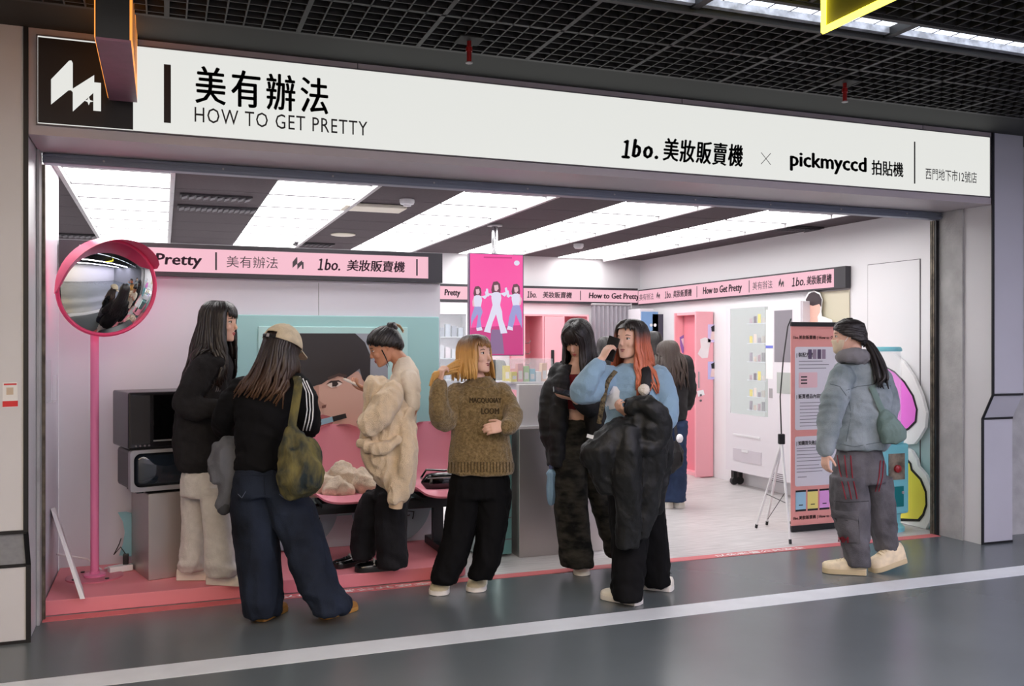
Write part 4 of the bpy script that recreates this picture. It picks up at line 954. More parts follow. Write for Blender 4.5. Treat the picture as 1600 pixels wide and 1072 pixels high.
# stand behind girl: light stand tripod near the platform corner
ls = thing('light_stand', 'black folding light stand behind the blonde girl beside the mint cabinet', 'stand')
lp = fl(752, 846, .0); top = lp + V((0, 0, .55))
MB().tube([lp + ZV * .12, top], .011, 8).build('column', M_black, ls)
for a in (-.4, 1.7, 3.8):
    d_ = V((math.cos(a), math.sin(a), 0)); MB().tube([lp + ZV * .30, lp + d_ * .2 + ZV * .008], .008, 6).build('leg', M_black, ls)
    MB().tube([lp + ZV * .14, lp + d_ * .1 + ZV * .16], .005, 6).build('brace', M_black, ls)
# ------------------------------------------------------------------ people: builders
from mathutils.bvhtree import BVHTree
M_skin = mat('skin', (222, 178, 156), .5, var=(9, .04), spec=.4); M_skin2 = mat('skin_deep', (196, 142, 114), .5, var=(9, .04), spec=.4)
M_eyew = mat('eye_white', (232, 226, 222), .2); M_iris = mat('iris_brown', (34, 22, 18), .15); M_brow = mat('brow_dark', (58, 42, 36), .7); M_lip = mat('lips', (176, 84, 84), .4)
def superring(c, u, v, a, b, n=18, p=2.4):
    out = []
    for k in range(n):
        t = 2 * math.pi * k / n; ct, st = math.cos(t), math.sin(t)
        out.append(c + u * (a * math.copysign(abs(ct) ** (2 / p), ct)) + v * (b * math.copysign(abs(st) ** (2 / p), st)))
    return out
def ringloft(mb, d, rows, sc=1.0, sd=None, p=2.4, n=18, dense=True):
    """rows: (px, py, depth offset, half width in px, half depth in m)"""
    R_ = []
    for (px, py, dd, hw, hd) in rows:
        D_ = d + dd; R_.append((W(px, py, D_), hw * D_ / FOC * sc, hd * (sd if sd else sc)))
    rings = []
    for i in range(len(R_)):
        rings.append(superring(R_[i][0], RV, FV, R_[i][1], R_[i][2], n, p))
        if dense and i + 1 < len(R_):
            a, b = R_[i], R_[i + 1]
            for t in (.33, .67): rings.append(superring(a[0].lerp(b[0], t), RV, FV, a[1] + (b[1] - a[1]) * t, a[2] + (b[2] - a[2]) * t, n, p))
    mb.loft(rings); return mb
def smooth_path(pts, rad, k=3):
    """Catmull-Rom through points with radii"""
    P = [pts[0]] + list(pts) + [pts[-1]]; Rr = [rad[0]] + list(rad) + [rad[-1]]; op, orr = [], []
    for i in range(1, len(P) - 2):
        for j in range(k):
            t = j / k; t2, t3 = t * t, t * t * t
            op.append(.5 * ((2 * P[i]) + (P[i + 1] - P[i - 1]) * t + (2 * P[i - 1] - 5 * P[i] + 4 * P[i + 1] - P[i + 2]) * t2 + (-P[i - 1] + 3 * P[i] - 3 * P[i + 1] + P[i + 2]) * t3))
            orr.append(Rr[i] + (Rr[i + 1] - Rr[i]) * t)
    op.append(P[-2]); orr.append(Rr[-2]); return op, orr
def limb(mb, d, rows, sc=1.0, n=14, flat_end=False):
    """rows: (px, py, depth offset, radius in px)"""
    pts = [W(a, b, d + c) for a, b, c, r in rows]; rad = [r * (d + c) / FOC * sc for a, b, c, r in rows]
    p, r = smooth_path(pts, rad); mb.tube(p, r, n, round_ends=not flat_end); return mb
def ax_of(f, roll=0):
    Y = V(f).normalized(); X_ = Y.cross(ZV).normalized(); Z_ = X_.cross(Y).normalized()
    if roll:
        q = Quaternion(Y, roll); X_ = q @ X_; Z_ = q @ Z_
    return Matrix((X_, Y, Z_)).transposed()
HEAD = [(-.108, .020, .018, .066), (-.101, .034, .034, .056), (-.088, .044, .050, .040), (-.068, .053, .066, .024), (-.045, .060, .078, .012), (-.02, .066, .086, .006), (0, .069, .091, .003), (.03, .072, .095, -.002), (.06, .069, .09, -.006), (.084, .056, .072, -.008), (.1, .034, .045, -.008), (.107, .012, .016, -.008)]
def head(mb, c, A, s):
    rings = []
    for z, rx, ry, cy in HEAD:
        rings.append([c + A @ (V((rx * math.cos(t), cy + ry * math.sin(t), z)) * s) for t in [2 * math.pi * k / 20 for k in range(20)]])
    mb.loft(rings)
    L_ = lambda x, y, z: c + A @ (V((x, y, z)) * s)
    mb.tube([L_(0, .086, .008), L_(0, .096, -.012), L_(0, .104, -.03), L_(0, .098, -.038)], [(.006 * s, .006 * s), (.008 * s, .008 * s), (.0125 * s, .010 * s), (.012 * s, .006 * s)], 8)
    mb.tube([L_(-.018, .078, -.062), L_(0, .086, -.062), L_(.018, .078, -.062)], .0085 * s, 8)                    # mouth mound
    for k in (-1, 1):
        mb.tube([L_(.066 * k, -.004, .018), L_(.074 * k, -.012, .004), L_(.071 * k, -.008, -.014), L_(.062 * k, .0, -.026)], [.008 * s, .011 * s, .010 * s, .006 * s], 8, round_ends=True)
        mb.ell(L_(.036 * k, .066, -.03), .02 * s, .02 * s, .02 * s)                                                # cheeks
def face(par, c, A, s, eyes=True, lips=True, lipm=None, lids=0):
    L_ = lambda x, y, z: c + A @ (V((x, y, z)) * s)
    if eyes:
        for k in (-1, 1):
            e = MB().ell(L_(.030 * k, .0755, .002), .0145 * s, .0095 * s, (.0062 - .003 * lids) * s, 12, 8, A).build('eye', M_eyew, par, smooth=True, flat_angle=0)
            MB().ell(L_(.030 * k, .0835, .002 - .001 * lids), .0058 * s, .003 * s, (.0056 - .002 * lids) * s, 10, 6, A).build('iris', M_iris, e, smooth=True, flat_angle=0)
            MB().tube([L_((.030 - .015) * k, .080, .004), L_(.030 * k, .0865, .0092 - .003 * lids), L_((.030 + .016) * k, .076, .005)], .0017 * s, 5).build('lash_line', M_iris, par)
            MB().tube([L_(.016 * k, .0875, .020), L_(.031 * k, .086, .0255), L_(.048 * k, .073, .020)], [.002 * s, .0026 * s, .0013 * s], 5).build('eyebrow', M_brow, par)
    if lips:
        MB().tube([L_(-.020, .0815, -.0625), L_(-.007, .0925, -.058), L_(0, .0935, -.0595), L_(.007, .0925, -.058), L_(.020, .0815, -.0625)], [.001 * s, .004 * s, .004 * s, .004 * s, .001 * s], 6).build('lip', lipm or M_lip, par, smooth=True)
        MB().tube([L_(-.018, .0815, -.0645), L_(0, .0925, -.069), L_(.018, .0815, -.0645)], [.001 * s, .0052 * s, .001 * s], 6).build('lip', lipm or M_lip, par, smooth=True)
def hand(mb, wr, f, n, ts=1, curl=.6, s=.92, thumb=.5):
    """wr wrist, f finger direction, n palm normal, ts thumb side, curl 0..1.6"""
    f = V(f).normalized(); n = (V(n) - f * V(n).dot(f)).normalized(); sd = f.cross(n)
    rings = []
    for t, hw, ht in ((-.015, .024, .018), (.01, .026, .015), (.04, .036, .0135), (.07, .039, .012), (.088, .037, .009)):
        rings.append(superring(wr + f * (t * s), sd, n, hw * s, ht * s, 12, 2.6))
    mb.loft(rings)
    for i, (o_, ln) in enumerate(((.0295, .066), (.010, .075), (-.0095, .070), (-.0285, .054))):
        p = wr + f * ((.084 - abs(o_) * .15) * s) + sd * (o_ * ts * s); a = 0; pts = [p - f * .012 * s, p]
        for fr_, c_ in ((.45, .55), (.3, .9), (.25, .6)):
            a += curl * c_ * (1 + .08 * i); p = p + (f * math.cos(a) + n * math.sin(a)) * (ln * fr_ * s); pts.append(p)
        mb.tube(pts, [.0088 * s, .0088 * s, .0082 * s, .0076 * s, .0066 * s], 8, round_ends=True)
    b = wr + f * (.022 * s) + sd * (.026 * ts * s)
    d1 = (sd * ts * .8 + f * .75 + n * (.3 + thumb * .4)).normalized(); d2 = (sd * ts * (.5 - thumb * .7) + f * .9 + n * thumb).normalized()
    mb.tube([b - d1 * .01 * s, b + d1 * .03 * s, b + d1 * .04 * s + d2 * .022 * s, b + d1 * .042 * s + d2 * .042 * s], [.012 * s, .0105 * s, .0092 * s, .0075 * s], 8, round_ends=True)
def lock(mb, pts, tang, w_, t_):
    n = len(pts); rad = []
    for i in range(n):
        u = i / (n - 1); k = min(1, .55 + u * 3) * (1 if u < .7 else 1 - .75 * (u - .7) / .3); rad.append((w_ * k, t_ * k))
    mb.tube(pts, rad, 6, hint=tang)
def sup(q, E, p=2.7):
    r = (abs(q.x) ** p + abs(q.y) ** p + abs(q.z) ** p) ** (1 / p)
    return V((q.x * E.x, q.y * E.y, q.z * E.z)) / r
def scalp(mb, C0, A, s, keepf, off=.008):
    rings = []
    for z, rx, ry, cy in HEAD[3:] + [(.1145, .008, .01, -.008)]:
        rings.append([V((( rx + off) * math.cos(t), cy + (ry + off) * math.sin(t), z * 1.03 + .004)) * s for t in [2 * math.pi * k / 28 for k in range(28)]])
    vs = [v for r in rings for v in r]; fs = []
    for i in range(len(rings) - 1):
        for j in range(28):
            f_ = (i * 28 + j, i * 28 + (j + 1) % 28, (i + 1) * 28 + (j + 1) % 28, (i + 1) * 28 + j)
            if keepf(sum((vs[k] for k in f_), V()) / 4): fs.append(f_)
    fs.append(tuple((len(rings) - 1) * 28 + j for j in range(28)))
    mb.add([C0 + A @ v for v in vs], fs)
TOPS = []
def push_out(q, gap=.012):
    for t in TOPS:
        h = t.find_nearest(q, .25)
        if h[0] is not None and (q - h[0]).dot(h[1]) < gap and h[3] < .2: q = h[0] + h[1] * (gap + .002)
    return q
def hair(c, A, s, length, n=84, bangs=None, part=0.0, flare=.015, wave=.012, back_out=.03, front_fall=True, wfreq=22, face_open=58, drop=None, seed=1, side_pull=0, shell=True, layers=2, lw=.017, gather=None):
    """length(phi) -> how far below eye level the lock hangs (m); phi in degrees, 0 = face, +90 = X side"""
    rnd = random.Random(seed); mb = MB(); E = V((.080, .101, .114)) * s; C0 = c + A @ (V((0, -.008, .0)) * s)
    if shell:
        scalp(mb, c, A, s, lambda m_: not ((m_.y > .035 * s and m_.z < .062 * s) or m_.z < -.06 * s or (m_.z < .0 and m_.y > 0)))
    def onhead(th, ph, k=1.0):
        return C0 + A @ sup(V((math.sin(th) * math.sin(ph), math.sin(th) * math.cos(ph), math.cos(th))), E) * k
    for i in range(n):
        ph0 = (i + .5) / n * 2 * math.pi - math.pi + rnd.uniform(-.04, .04)
        deg = math.degrees(ph0); lay = 1.0 + (i % layers) * .05
        front = abs(deg) < face_open
        if front:
            sg_ = 1 if deg > part else -1
            phe = math.radians(sg_ * rnd.uniform(face_open, face_open + 22)); ph1 = ph0 * .6
        else: phe = ph0; ph1 = ph0
        pts = []
        th_end = math.radians(96)
        for k in range(7):
            u = k / 6; th = math.radians(9) + (th_end - math.radians(9)) * u; ph = ph1 + (phe - ph1) * min(1, u * 1.5)
            pts.append(onhead(th, ph, lay))
        out = A @ V((math.sin(phe), math.cos(phe), 0)); out.z = 0
        if out.length: out.normalize()
        tang = ZV.cross(out)
        Ln = length(math.degrees(phe)) * rnd.uniform(.9, 1.06); p0 = pts[-1]; m_ = max(3, int(Ln / .045))
        sd_ = rnd.uniform(0, 6.28); bk = max(0, -math.cos(phe))
        for k in range(1, m_ + 1):
            u = k / m_; h = Ln * u
            off = out * (flare * math.sin(min(1, u * 1.3) * math.pi * .5) + back_out * bk * min(1, h / .18)) + tang * (wave * math.sin(h * wfreq + sd_) * min(1, u * 2)) + out * (wave * .8 * math.cos(h * wfreq * .8 + sd_) * u)
            q = p0 - ZV * h + off
            if gather: q = gather(q, u, h)
            q = push_out(q, .006 + .01 * rnd.random())
            pts.append(q)
        lock(mb, pts, tang, lw * s * rnd.uniform(.8, 1.15), .0075 * s)
    if bangs:
        a0, a1, nb, zend = bangs                     # from/to degrees, count, end polar angle
        for i in range(nb):
            ph = math.radians(a0 + (a1 - a0) * (i + .5) / nb + rnd.uniform(-2, 2)); te = math.radians(zend + rnd.uniform(-6, 4))
            pts = [onhead(math.radians(18) + (te - math.radians(18)) * k / 6, ph * (.75 + .25 * k / 6), 1.03 + .03 * math.sin(k / 6 * 3.1)) for k in range(7)]
            lock(mb, pts, A @ V((math.cos(ph), -math.sin(ph), 0)), .012 * s, .005 * s)
    return mb
def updo(c, A, s, target, n=70, seed=1, hairline=62, lw=.013):
    """hair combed back from the hairline to one point (target in head axes)"""
    rnd = random.Random(seed); mb = MB(); E = V((.078, .099, .112)) * s; C0 = c + A @ (V((0, -.008, 0)) * s)
    scalp(mb, c, A, s, lambda m_: not ((m_.y > .045 * s and m_.z < .062 * s) or m_.z < -.035 * s - m_.y * .3 or (m_.z < .012 * s and m_.y > -.012 * s) or (m_.y > .02 * s and m_.z < .03 * s)))
    T = V(target); t0 = V((T.x / E.x, T.y / E.y, T.z / E.z)).normalized()
    for i in range(n):
        ph = (i + .5) / n * 2 * math.pi - math.pi + rnd.uniform(-.04, .04); cp_ = math.cos(ph)
        th = math.radians(hairline + (112 - hairline) * ((1 - cp_) / 2) ** .8 + rnd.uniform(-3, 3))
        h0 = V((math.sin(th) * math.sin(ph), math.sin(th) * math.cos(ph), math.cos(th))); pts = []
        k_ = 1.0 + rnd.uniform(-.01, .025)
        for k in range(8):
            u = k / 7; q = h0.lerp(t0, u); q.normalize(); bul = 1 + .02 * math.sin(u * 3.1)
            pts.append(C0 + A @ sup(q, E) * (k_ * bul))
        tg = (pts[4] - C0).cross(pts[-1] - pts[0])
        if i % 3 == 0 and cp_ < .35: pts = [pts[0] - ZV * .03 * s * max(0, -cp_) + (C0 - pts[0]) * .12] + pts
        lock(mb, pts, tg.normalized() if tg.length > 1e-6 else RV, lw * s, .006 * s)
    return mb
def hair_obj(mb, m, par, name='hair'):
    o = mb.build(name, m, par, smooth=True, flat_angle=0); return o
def shoe(par, g, dr, m, ms, ln=.25, wd=.047, ht=.085, sole_h=.025, tilt=0, name='shoe'):
    dr = V(dr); dr.z = 0; dr.normalize(); sd = V((dr.y, -dr.x, 0)); up = ZV
    if tilt: dr = (dr * math.cos(tilt) - ZV * math.sin(tilt)); up = sd.cross(dr) * 1
    if up.z < 0: up = -up
    prof = [(-.30, .62, .75), (-.27, .8, .95), (-.15, .86, 1.0), (.0, .88, .98), (.18, .95, .82), (.38, 1.05, .62), (.55, 1.02, .52), (.64, .8, .42), (.69, .45, .28)]
    rings = [];  rs = []
    for t, w_, h_ in prof:
        c_ = g + dr * (t * ln); hw = wd * w_
        H_ = sole_h + (ht - sole_h) * h_
        rings.append([c_ + sd * (hw * x) + up * (sole_h * .9 + (H_ - sole_h * .9) * z) for x, z in ((-1, 0), (-.98, .4), (-.8, .78), (-.4, .98), (0, 1), (.4, .98), (.8, .78), (.98, .4), (1, 0))])
        rs.append([c_ + sd * (hw * 1.07 * x) + up * (sole_h * z) for x, z in ((-1, .1), (-1.02, .6), (-1, 1), (0, 1.02), (1, 1), (1.02, .6), (1, .1), (0, .02))])
    o = MB().loft(rings).build(name, m, par, smooth=True, flat_angle=60)
    MB().loft(rs).build('sole', ms, o, smooth=True, flat_angle=40)
    for k, t in enumerate((.12, .2, .28, .36)):
        c_ = g + dr * (t * ln); H_ = sole_h + (ht - sole_h) * (.93 - (t) * .9 + .06)
        MB().tube([c_ - sd * wd * .5 + up * (H_ - .008), c_ + up * (H_ + .004), c_ + sd * wd * .5 + up * (H_ - .008)], .0035, 5).build('lace', ms, o)
    return o
def folds(a1=.010, f1=(11, 11, 4.5), a2=.006, f2=(7, 7, 22), zc=None, zr=.2, seed=0, a3=.002):
    o1 = V((seed * 3.1, seed * 1.7, seed))
    def rid(q): return 1 - 2.6 * abs(noise.noise(q))
    def fn(p):
        q = V((p.x * f1[0], p.y * f1[1], p.z * f1[2])) + o1
        wv = noise.noise(p * 5 + o1) * .8
        d_ = a1 * rid(q + V((wv, wv, -wv)))
        if a2:
            k = 1 if zc is None else max(.2, 1 - abs(p.z - zc) / zr)
            d_ += a2 * k * rid(V((p.x * f2[0], p.y * f2[1], p.z * f2[2] + (p.x + p.y) * 9)) + o1)
        if a3: d_ += a3 * rid(V((p.x * 26, p.y * 26, p.z * 15 + (p.x - p.y) * 12)) + o1)
        return d_
    return fn
class Surf:
    """find where the view line through a photo pixel meets a built surface, to lay details on it"""
    def __init__(s, me): s.t = BVHTree.FromPolygons([v.co for v in me.vertices], [tuple(p.vertices) for p in me.polygons])
    def at(s, px, py, off=.003):
        r = ray(px, py); h = s.t.ray_cast(CAM, r.normalized())
        return None if h[0] is None else h[0] + h[1] * off
    def line(s, name, pts, rad, m, par, n=5, sub=4, off=.001):
        out = []
        for a, b in zip(pts[:-1], pts[1:]):
            for k in range(sub):
                t = k / sub; q = s.at(a[0] + (b[0] - a[0]) * t, a[1] + (b[1] - a[1]) * t, off)
                if q: out.append(q)
        q = s.at(*pts[-1], off)
        if q: out.append(q)
        if len(out) > 1: MB().tube(out, rad, n).build(name, m, par, smooth=True)
    def patch(s, name, pts, m, par, off=.004):
        cx = sum(p[0] for p in pts) / len(pts); cy = sum(p[1] for p in pts) / len(pts)
        mb = MB(); rows = []
        for f_ in (0.02, .35, .7, 1):
            rows.append([s.at(cx + (x - cx) * f_, cy + (y - cy) * f_, off) for x, y in pts])
        if any(q is None for r_ in rows for q in r_): return None
        mb.loft(rows, cap=False); o = mb.build(name, m, par, smooth=True, flat_angle=0, fix=False)
        return o
    def text(s, body, box, m, par, off=.003, heavy=0, name='lettering'):
        x0, x1, y0, y1 = box
        o = text(body, m, par, (0, 0, 0), (1, 0, 0), (0, 1, 0), (x0, x1, -y1, -y0), heavy=heavy, name=name)
        for v in o.data.vertices:
            q = s.at(v.co.x, -v.co.y, off)
            if q: v.co = q
            else: v.co = W(v.co.x, -v.co.y, 5.4)
        return o
def person(label, d, hd, f, s, roll, neck, top, arms, pants, legs, hands, skin=M_skin, face_kw={}, vox=.0046):
    """one continuous body; returns the person root, body mesh, head centre and axes"""
    root = thing('person', label, 'person'); TOPS.clear()
    hc = W(hd[0], hd[1], d + hd[2]); A = ax_of(f, roll); mb = MB()
    head(mb, hc, A, s)
    nb = W(neck[0], neck[1], d + neck[2]); j = hc + A @ (V((0, -.03, -.06)) * s)
    mb.tube([j, j.lerp(nb, .5), nb, nb - ZV * .06], [.05 * s, .047, .052, .06], 14, round_ends=True)
    ringloft(mb, d, top, .72, .7)
    if pants: ringloft(mb, d, pants, .7, .7)
    for l_ in legs: ringloft(mb, d, l_, .5, .5)
    for a_ in arms: limb(mb, d, a_)
    for h in hands: hand(mb, *h)
    me = remesh(mb, vox, 3, .5); me.name = 'body'
    place('body', me, skin, root)
    face(root, hc, A, s, **face_kw)
    return root, hc, A
def tuck(rows):
    """waistband narrowed so it stays under the garment above"""
    a, b = rows[0], rows[1]
    return [(a[0], a[1], a[2], a[3] * .74, a[4] * .72), (b[0], b[1], b[2], b[3] * .97, b[4] * .94)] + list(rows[2:])
def cloth(name, root, m, vox, build, disp, it=3):
    mb = MB(); build(mb); me = remesh(mb, vox, it, .5, disp); me.name = name
    o = place(name, me, m, root); s_ = Surf(me)
    if name in ('hoodie', 'sweater', 'top', 'jacket', 'sweatshirt', 'denim_jacket', 'hood'): TOPS.append(s_.t)
    return o, s_
# ------------------------------------------------------------------ people: the eight customers and two further back
M_blackhair = mat('black_hair', (22, 17, 17), .38, bump=(150, .35), stretch=(1, 1, .06), spec=.5)
M_cuff = mat('white_rubber', (226, 222, 214), .5)
# ---- girl in charcoal hoodie, left
d = 5.31
top = [(338, 545, 0, 11, .07), (336, 556, 0, 21, .09), (331, 572, 0, 30, .12), (323, 600, 0, 34, .14), (315, 650, 0, 36, .16), (312, 690, 0, 37, .17), (313, 720, 0, 34, .17), (315, 733, 0, 31, .15)]
pel = [(319, 715, 0, 29, .15), (320, 745, 0, 33, .16), (321, 772, 0, 34, .15)]
lg1 = [(336, 760, -.05, 21, .11), (340, 800, -.06, 21, .1), (343, 840, -.05, 20, .1), (345, 880, -.04, 21, .1), (349, 886, -.03, 23, .095), (349, 896, -.02, 21, .085)]
lg2 = [(306, 760, .05, 19, .11), (307, 800, .06, 19, .1), (306, 840, .07, 18, .1), (301, 878, .07, 19, .1), (299, 880, .07, 20, .09), (299, 889, .07, 18, .08)]
s1 = [(322, 573, -.12, 20), (303, 604, -.16, 20), (291, 630, -.18, 19), (312, 639, -.2, 17), (332, 637, -.19, 13)]
s2 = [(345, 575, .12, 17), (350, 610, .15, 17), (353, 640, .12, 15), (366, 640, .02, 11)]
r, hc, A = person('girl with long black hair in a charcoal hoodie and pale grey cargo sweatpants', d, (343, 503, 0), dv(.97, -.12, -.06), 1.0, 0, (335, 548, 0), top,
    [[(322, 573, -.12, 11), (303, 604, -.16, 10), (291, 632, -.18, 10), (330, 636, -.19, 8), (353, 633, -.17, 7)], [(345, 575, .12, 11), (350, 610, .15, 10), (353, 640, .12, 8), (366, 640, .02, 7)]],
    pel, [lg1, lg2], [(W(354, 632, d - .17), dv(.9, .3, -.1), dv(-.1, -.1, -1), -1, .7), (W(367, 640, d + .01), dv(.9, -.3, 0), dv(0, 0, 1), 1, .7)])
M_hood = mat('charcoal_fleece', (34, 33, 35), .9, var=(40, .12), bump=(200, .4))
def bt_(mb):
    ringloft(mb, d, top); limb(mb, d, s1); limb(mb, d, s2)
    p, rr = smooth_path([W(a, b, d + c) for a, b, c in ((350, 556, .1), (340, 552, .13), (322, 552, .06), (318, 558, -.06), (332, 566, -.13), (348, 566, -.08))], [.03, .04, .045, .045, .035, .02]); mb.tube(p, rr, 10, round_ends=True)
o, sf = cloth('hoodie', r, M_hood, .009, bt_, folds(.008, (9, 9, 6), .006, (5, 5, 20), zc=1.1, zr=.35, seed=1))
for i, x in enumerate((338, 341, 344)): sf.line('printed_mark', [(x, 590 + i * 2), (x + 2, 600), (x - 1, 612)], .003, M_ink2, o)
sf.line('hem_seam', [(283, 722), (300, 727), (330, 727), (345, 722)], .003, mat('hood_dark', (34, 33, 35), .9), o)
M_sweat = mat('pale_grey_sweat', (200, 196, 192), .9, var=(30, .05), bump=(150, .3), sheen=.2)
o, sf = cloth('sweatpants', r, M_sweat, .009, lambda mb: [ringloft(mb, d, x) for x in (tuck(pel), lg1, lg2)], folds(.007, (11, 11, 1.6), .009, (5, 5, 16), zc=.16, zr=.16, seed=2))
sf.patch('cargo_pocket', [(318, 768), (343, 770), (346, 800), (341, 812), (318, 810)], M_sweat, o, .009)
sf.patch('pocket_flap', [(316, 764), (345, 766), (345, 776), (316, 774)], M_sweat, o, .015)
M_shoew = mat('off_white_leather', (222, 216, 206), .5, var=(20, .05))
shoe(r, fl(345, 912, PZ), dv(.98, -.15), M_shoew, M_cuff, .25, .055, .085, .04); shoe(r, fl(297, 905, PZ), dv(.98, .1), M_shoew, M_cuff, .24, .048, .075, .035)
hm = hair(hc, A, 1.0, lambda p: .40 if abs(p) > 110 else (.34 if abs(p) > 60 else .30), n=96, bangs=(-40, 40, 18, 76), flare=.01, wave=.014, back_out=.05, seed=3, face_open=52)
hair_obj(hm, ramp_mat('dark_brown_hair', [(1.1, (58, 40, 32)), (1.3, (30, 23, 22)), (1.9, (22, 18, 18))], rough=.36, bump=(150, .35), var=.05), r)

# ---- girl in cap, back to us
d = 4.93
top = [(421, 586, 0, 18, .07), (420, 598, 0, 38, .09), (419, 612, 0, 50, .11), (416, 640, 0, 47, .13), (411, 680, 0, 40, .13), (407, 712, 0, 37, .13), (405, 731, 0, 36, .13)]
pel = [(405, 715, 0, 34, .13), (406, 745, 0, 38, .15), (409, 772, 0, 42, .155)]
lg1 = [(391, 762, 0, 25, .13), (396, 795, 0, 31, .13), (400, 830, 0, 33, .13), (404, 880, 0, 31, .135), (408, 915, 0, 30, .14), (411, 944, 0, 27, .13), (411, 958, 0, 25, .12)]
lg2 = [(435, 762, 0, 27, .13), (454, 790, 0, 34, .13), (468, 830, -.01, 33, .13), (484, 878, -.03, 30, .13), (500, 918, -.04, 29, .13), (516, 942, -.04, 30, .125), (519, 953, -.04, 28, .12)]
s1 = [(376, 607, 0, 18), (358, 634, .0, 18), (350, 660, .06, 17), (357, 672, .2, 15), (366, 662, .34, 12)]
s2 = [(463, 602, 0, 18), (477, 625, .01, 18), (483, 655, .04, 17), (480, 670, .15, 15), (468, 660, .3, 12)]
r, hc, A = person('girl seen from behind in a beige cap, black striped sweater and wide dark jeans', d, (440, 546, .02), dv(.38, .86, -.34), 1.02, .08, (424, 596, 0), top,
    [[(376, 607, 0, 11), (358, 634, .0, 10), (350, 660, .06, 10), (366, 662, .34, 8), (380, 645, .4, 7)], [(463, 602, 0, 11), (477, 625, .01, 10), (483, 655, .04, 10), (468, 660, .3, 8), (455, 645, .38, 7)]],
    pel, [lg1, lg2], [(W(381, 644, d + .4), dv(.6, .3, .5), dv(.3, -.2, .5), 1, .8), (W(454, 644, d + .38), dv(-.6, .3, .5), dv(-.3, -.2, .5), -1, .8)], face_kw=dict(eyes=True))
M_blk = mat('black_jersey', (10, 10, 13), .85, var=(20, .1))
o, sf = cloth('sweater', r, M_blk, .009, lambda mb: (ringloft(mb, d, top), limb(mb, d, s1), limb(mb, d, s2)), folds(.006, (8, 8, 6), .006, (5, 5, 18), seed=3))
for k in range(3): sf.line('white_stripe', [(468 + k * 5, 589 + k * 3), (478 + k * 5, 612 + k * 3), (480 + k * 4.5, 640), (478 + k * 5, 655), (474 + k * 5, 672)], .0035, M_wink, o, off=.003)
M_den = mat('dark_blue_denim', (15, 19, 27), .85, var=(3.2, .35), c2=(35, 43, 58), bump=(220, .25))
o, sf = cloth('jeans', r, M_den, .01, lambda mb: [ringloft(mb, d, x) for x in (tuck(pel), lg1, lg2)], folds(.010, (10, 10, 1.5), .009, (4, 4, 13), zc=.06, zr=.2, seed=4))
M_fade = mat('faded_denim', (74, 84, 104), .85, var=(12, .4), c2=(46, 56, 76))
for a, b in (((372, 772), (384, 768)), ((436, 772), (450, 768))): sf.line('pocket_stitch', [a, ((a[0] + b[0]) / 2, a[1] + 6), b], .0018, mat('stitch', (92, 100, 116), .8), o)
sf.line('belt_seam', [(372, 741), (405, 744), (440, 741)], .002, mat('denim_seam', (24, 30, 44), .8), o); sf.line('back_seam', [(412, 735), (414, 770), (420, 800)], .002, mat('denim_seam', (24, 30, 44), .8), o)
M_tan = mat('tan_suede', (150, 104, 44), .7); M_gum = mat('gum_sole', (176, 128, 60), .6)
a, b = fl(398, 975), fl(440, 953); shoe(r, a + (b - a) * .42, b - a, M_tan, M_gum, .25, .046, .075, .024)
a, b = fl(496, 970), fl(550, 952); shoe(r, a + (b - a) * .42, b - a, M_tan, M_gum, .25, .046, .075, .024)
hm = hair(hc, A, .94, lambda p: .27 if abs(p) > 80 else .22, n=96, flare=.035, wave=.014, back_out=.0, seed=4, face_open=50, gather=lambda q, u, h: q - RV * (.10 * u * u) - FV * .015 * u)
hair_obj(hm, ramp_mat('brown_hair', [(1.1, (108, 76, 44)), (1.28, (70, 48, 34)), (1.45, (40, 30, 26)), (1.8, (30, 24, 22))], rough=.4, bump=(150, .35), var=.06), r)
# cap
mb = MB(); E = (.101, .126, .128)
tmp = MB().ell((0, 0, 0), *E, 32, 22); keep = []
for f_ in tmp.f:
    m_ = sum((V(tmp.v[i]) for i in f_), V()) / len(f_)
    if m_.z < .018: continue
    if m_.y < -.05 and abs(m_.x) < .032 and m_.z < .052: continue        # strap opening
    keep.append(f_)
cp = hc + A @ V((0, -.006, .012))
mb.add([cp + A @ V(v) for v in tmp.v], keep)
M_cap = mat('beige_cap_cotton', (206, 192, 164), .9, var=(30, .1), bump=(120, .3))
co = mb.build('cap', M_cap, r, smooth=True, flat_angle=0); md = co.modifiers.new('s', 'SOLIDIFY'); md.thickness = .004
br = []
for i in range(13):
    a = math.radians(-62 + i * 124 / 12)
    p0 = V((E[0] * math.sin(a) * 1.0, E[1] * math.cos(a), .012)); p1 = V((E[0] * math.sin(a) * 1.02, E[1] * math.cos(a) + .065 * math.cos(a) ** .5, -.004))
    br.append([cp + A @ q for q in (p0, p1, p1 - V((0, 0, .005)), p0 - V((0, 0, .005)))])
MB().loft(br).build('brim', M_cap, co, smooth=True)
MB().tube([cp + A @ V((E[0] * math.sin(a) * 1.02, -E[1] * math.cos(a) * 1.01, .02)) for a in [math.radians(-24 + i * 6) for i in range(9)]], [(.009, .003)] * 9, 6, hint=ZV).build('strap', M_black, co)
MB().obox(cp + A @ V((0, -E[1] * 1.03, .02)), A @ V((.008, 0, 0)), A @ V((0, .002, 0)), A @ V((0, 0, .009))).build('buckle', M_rail, co)
MB().ell(cp + A @ V((0, 0, .129)), .008, .008, .004).build('button', M_cap, co)
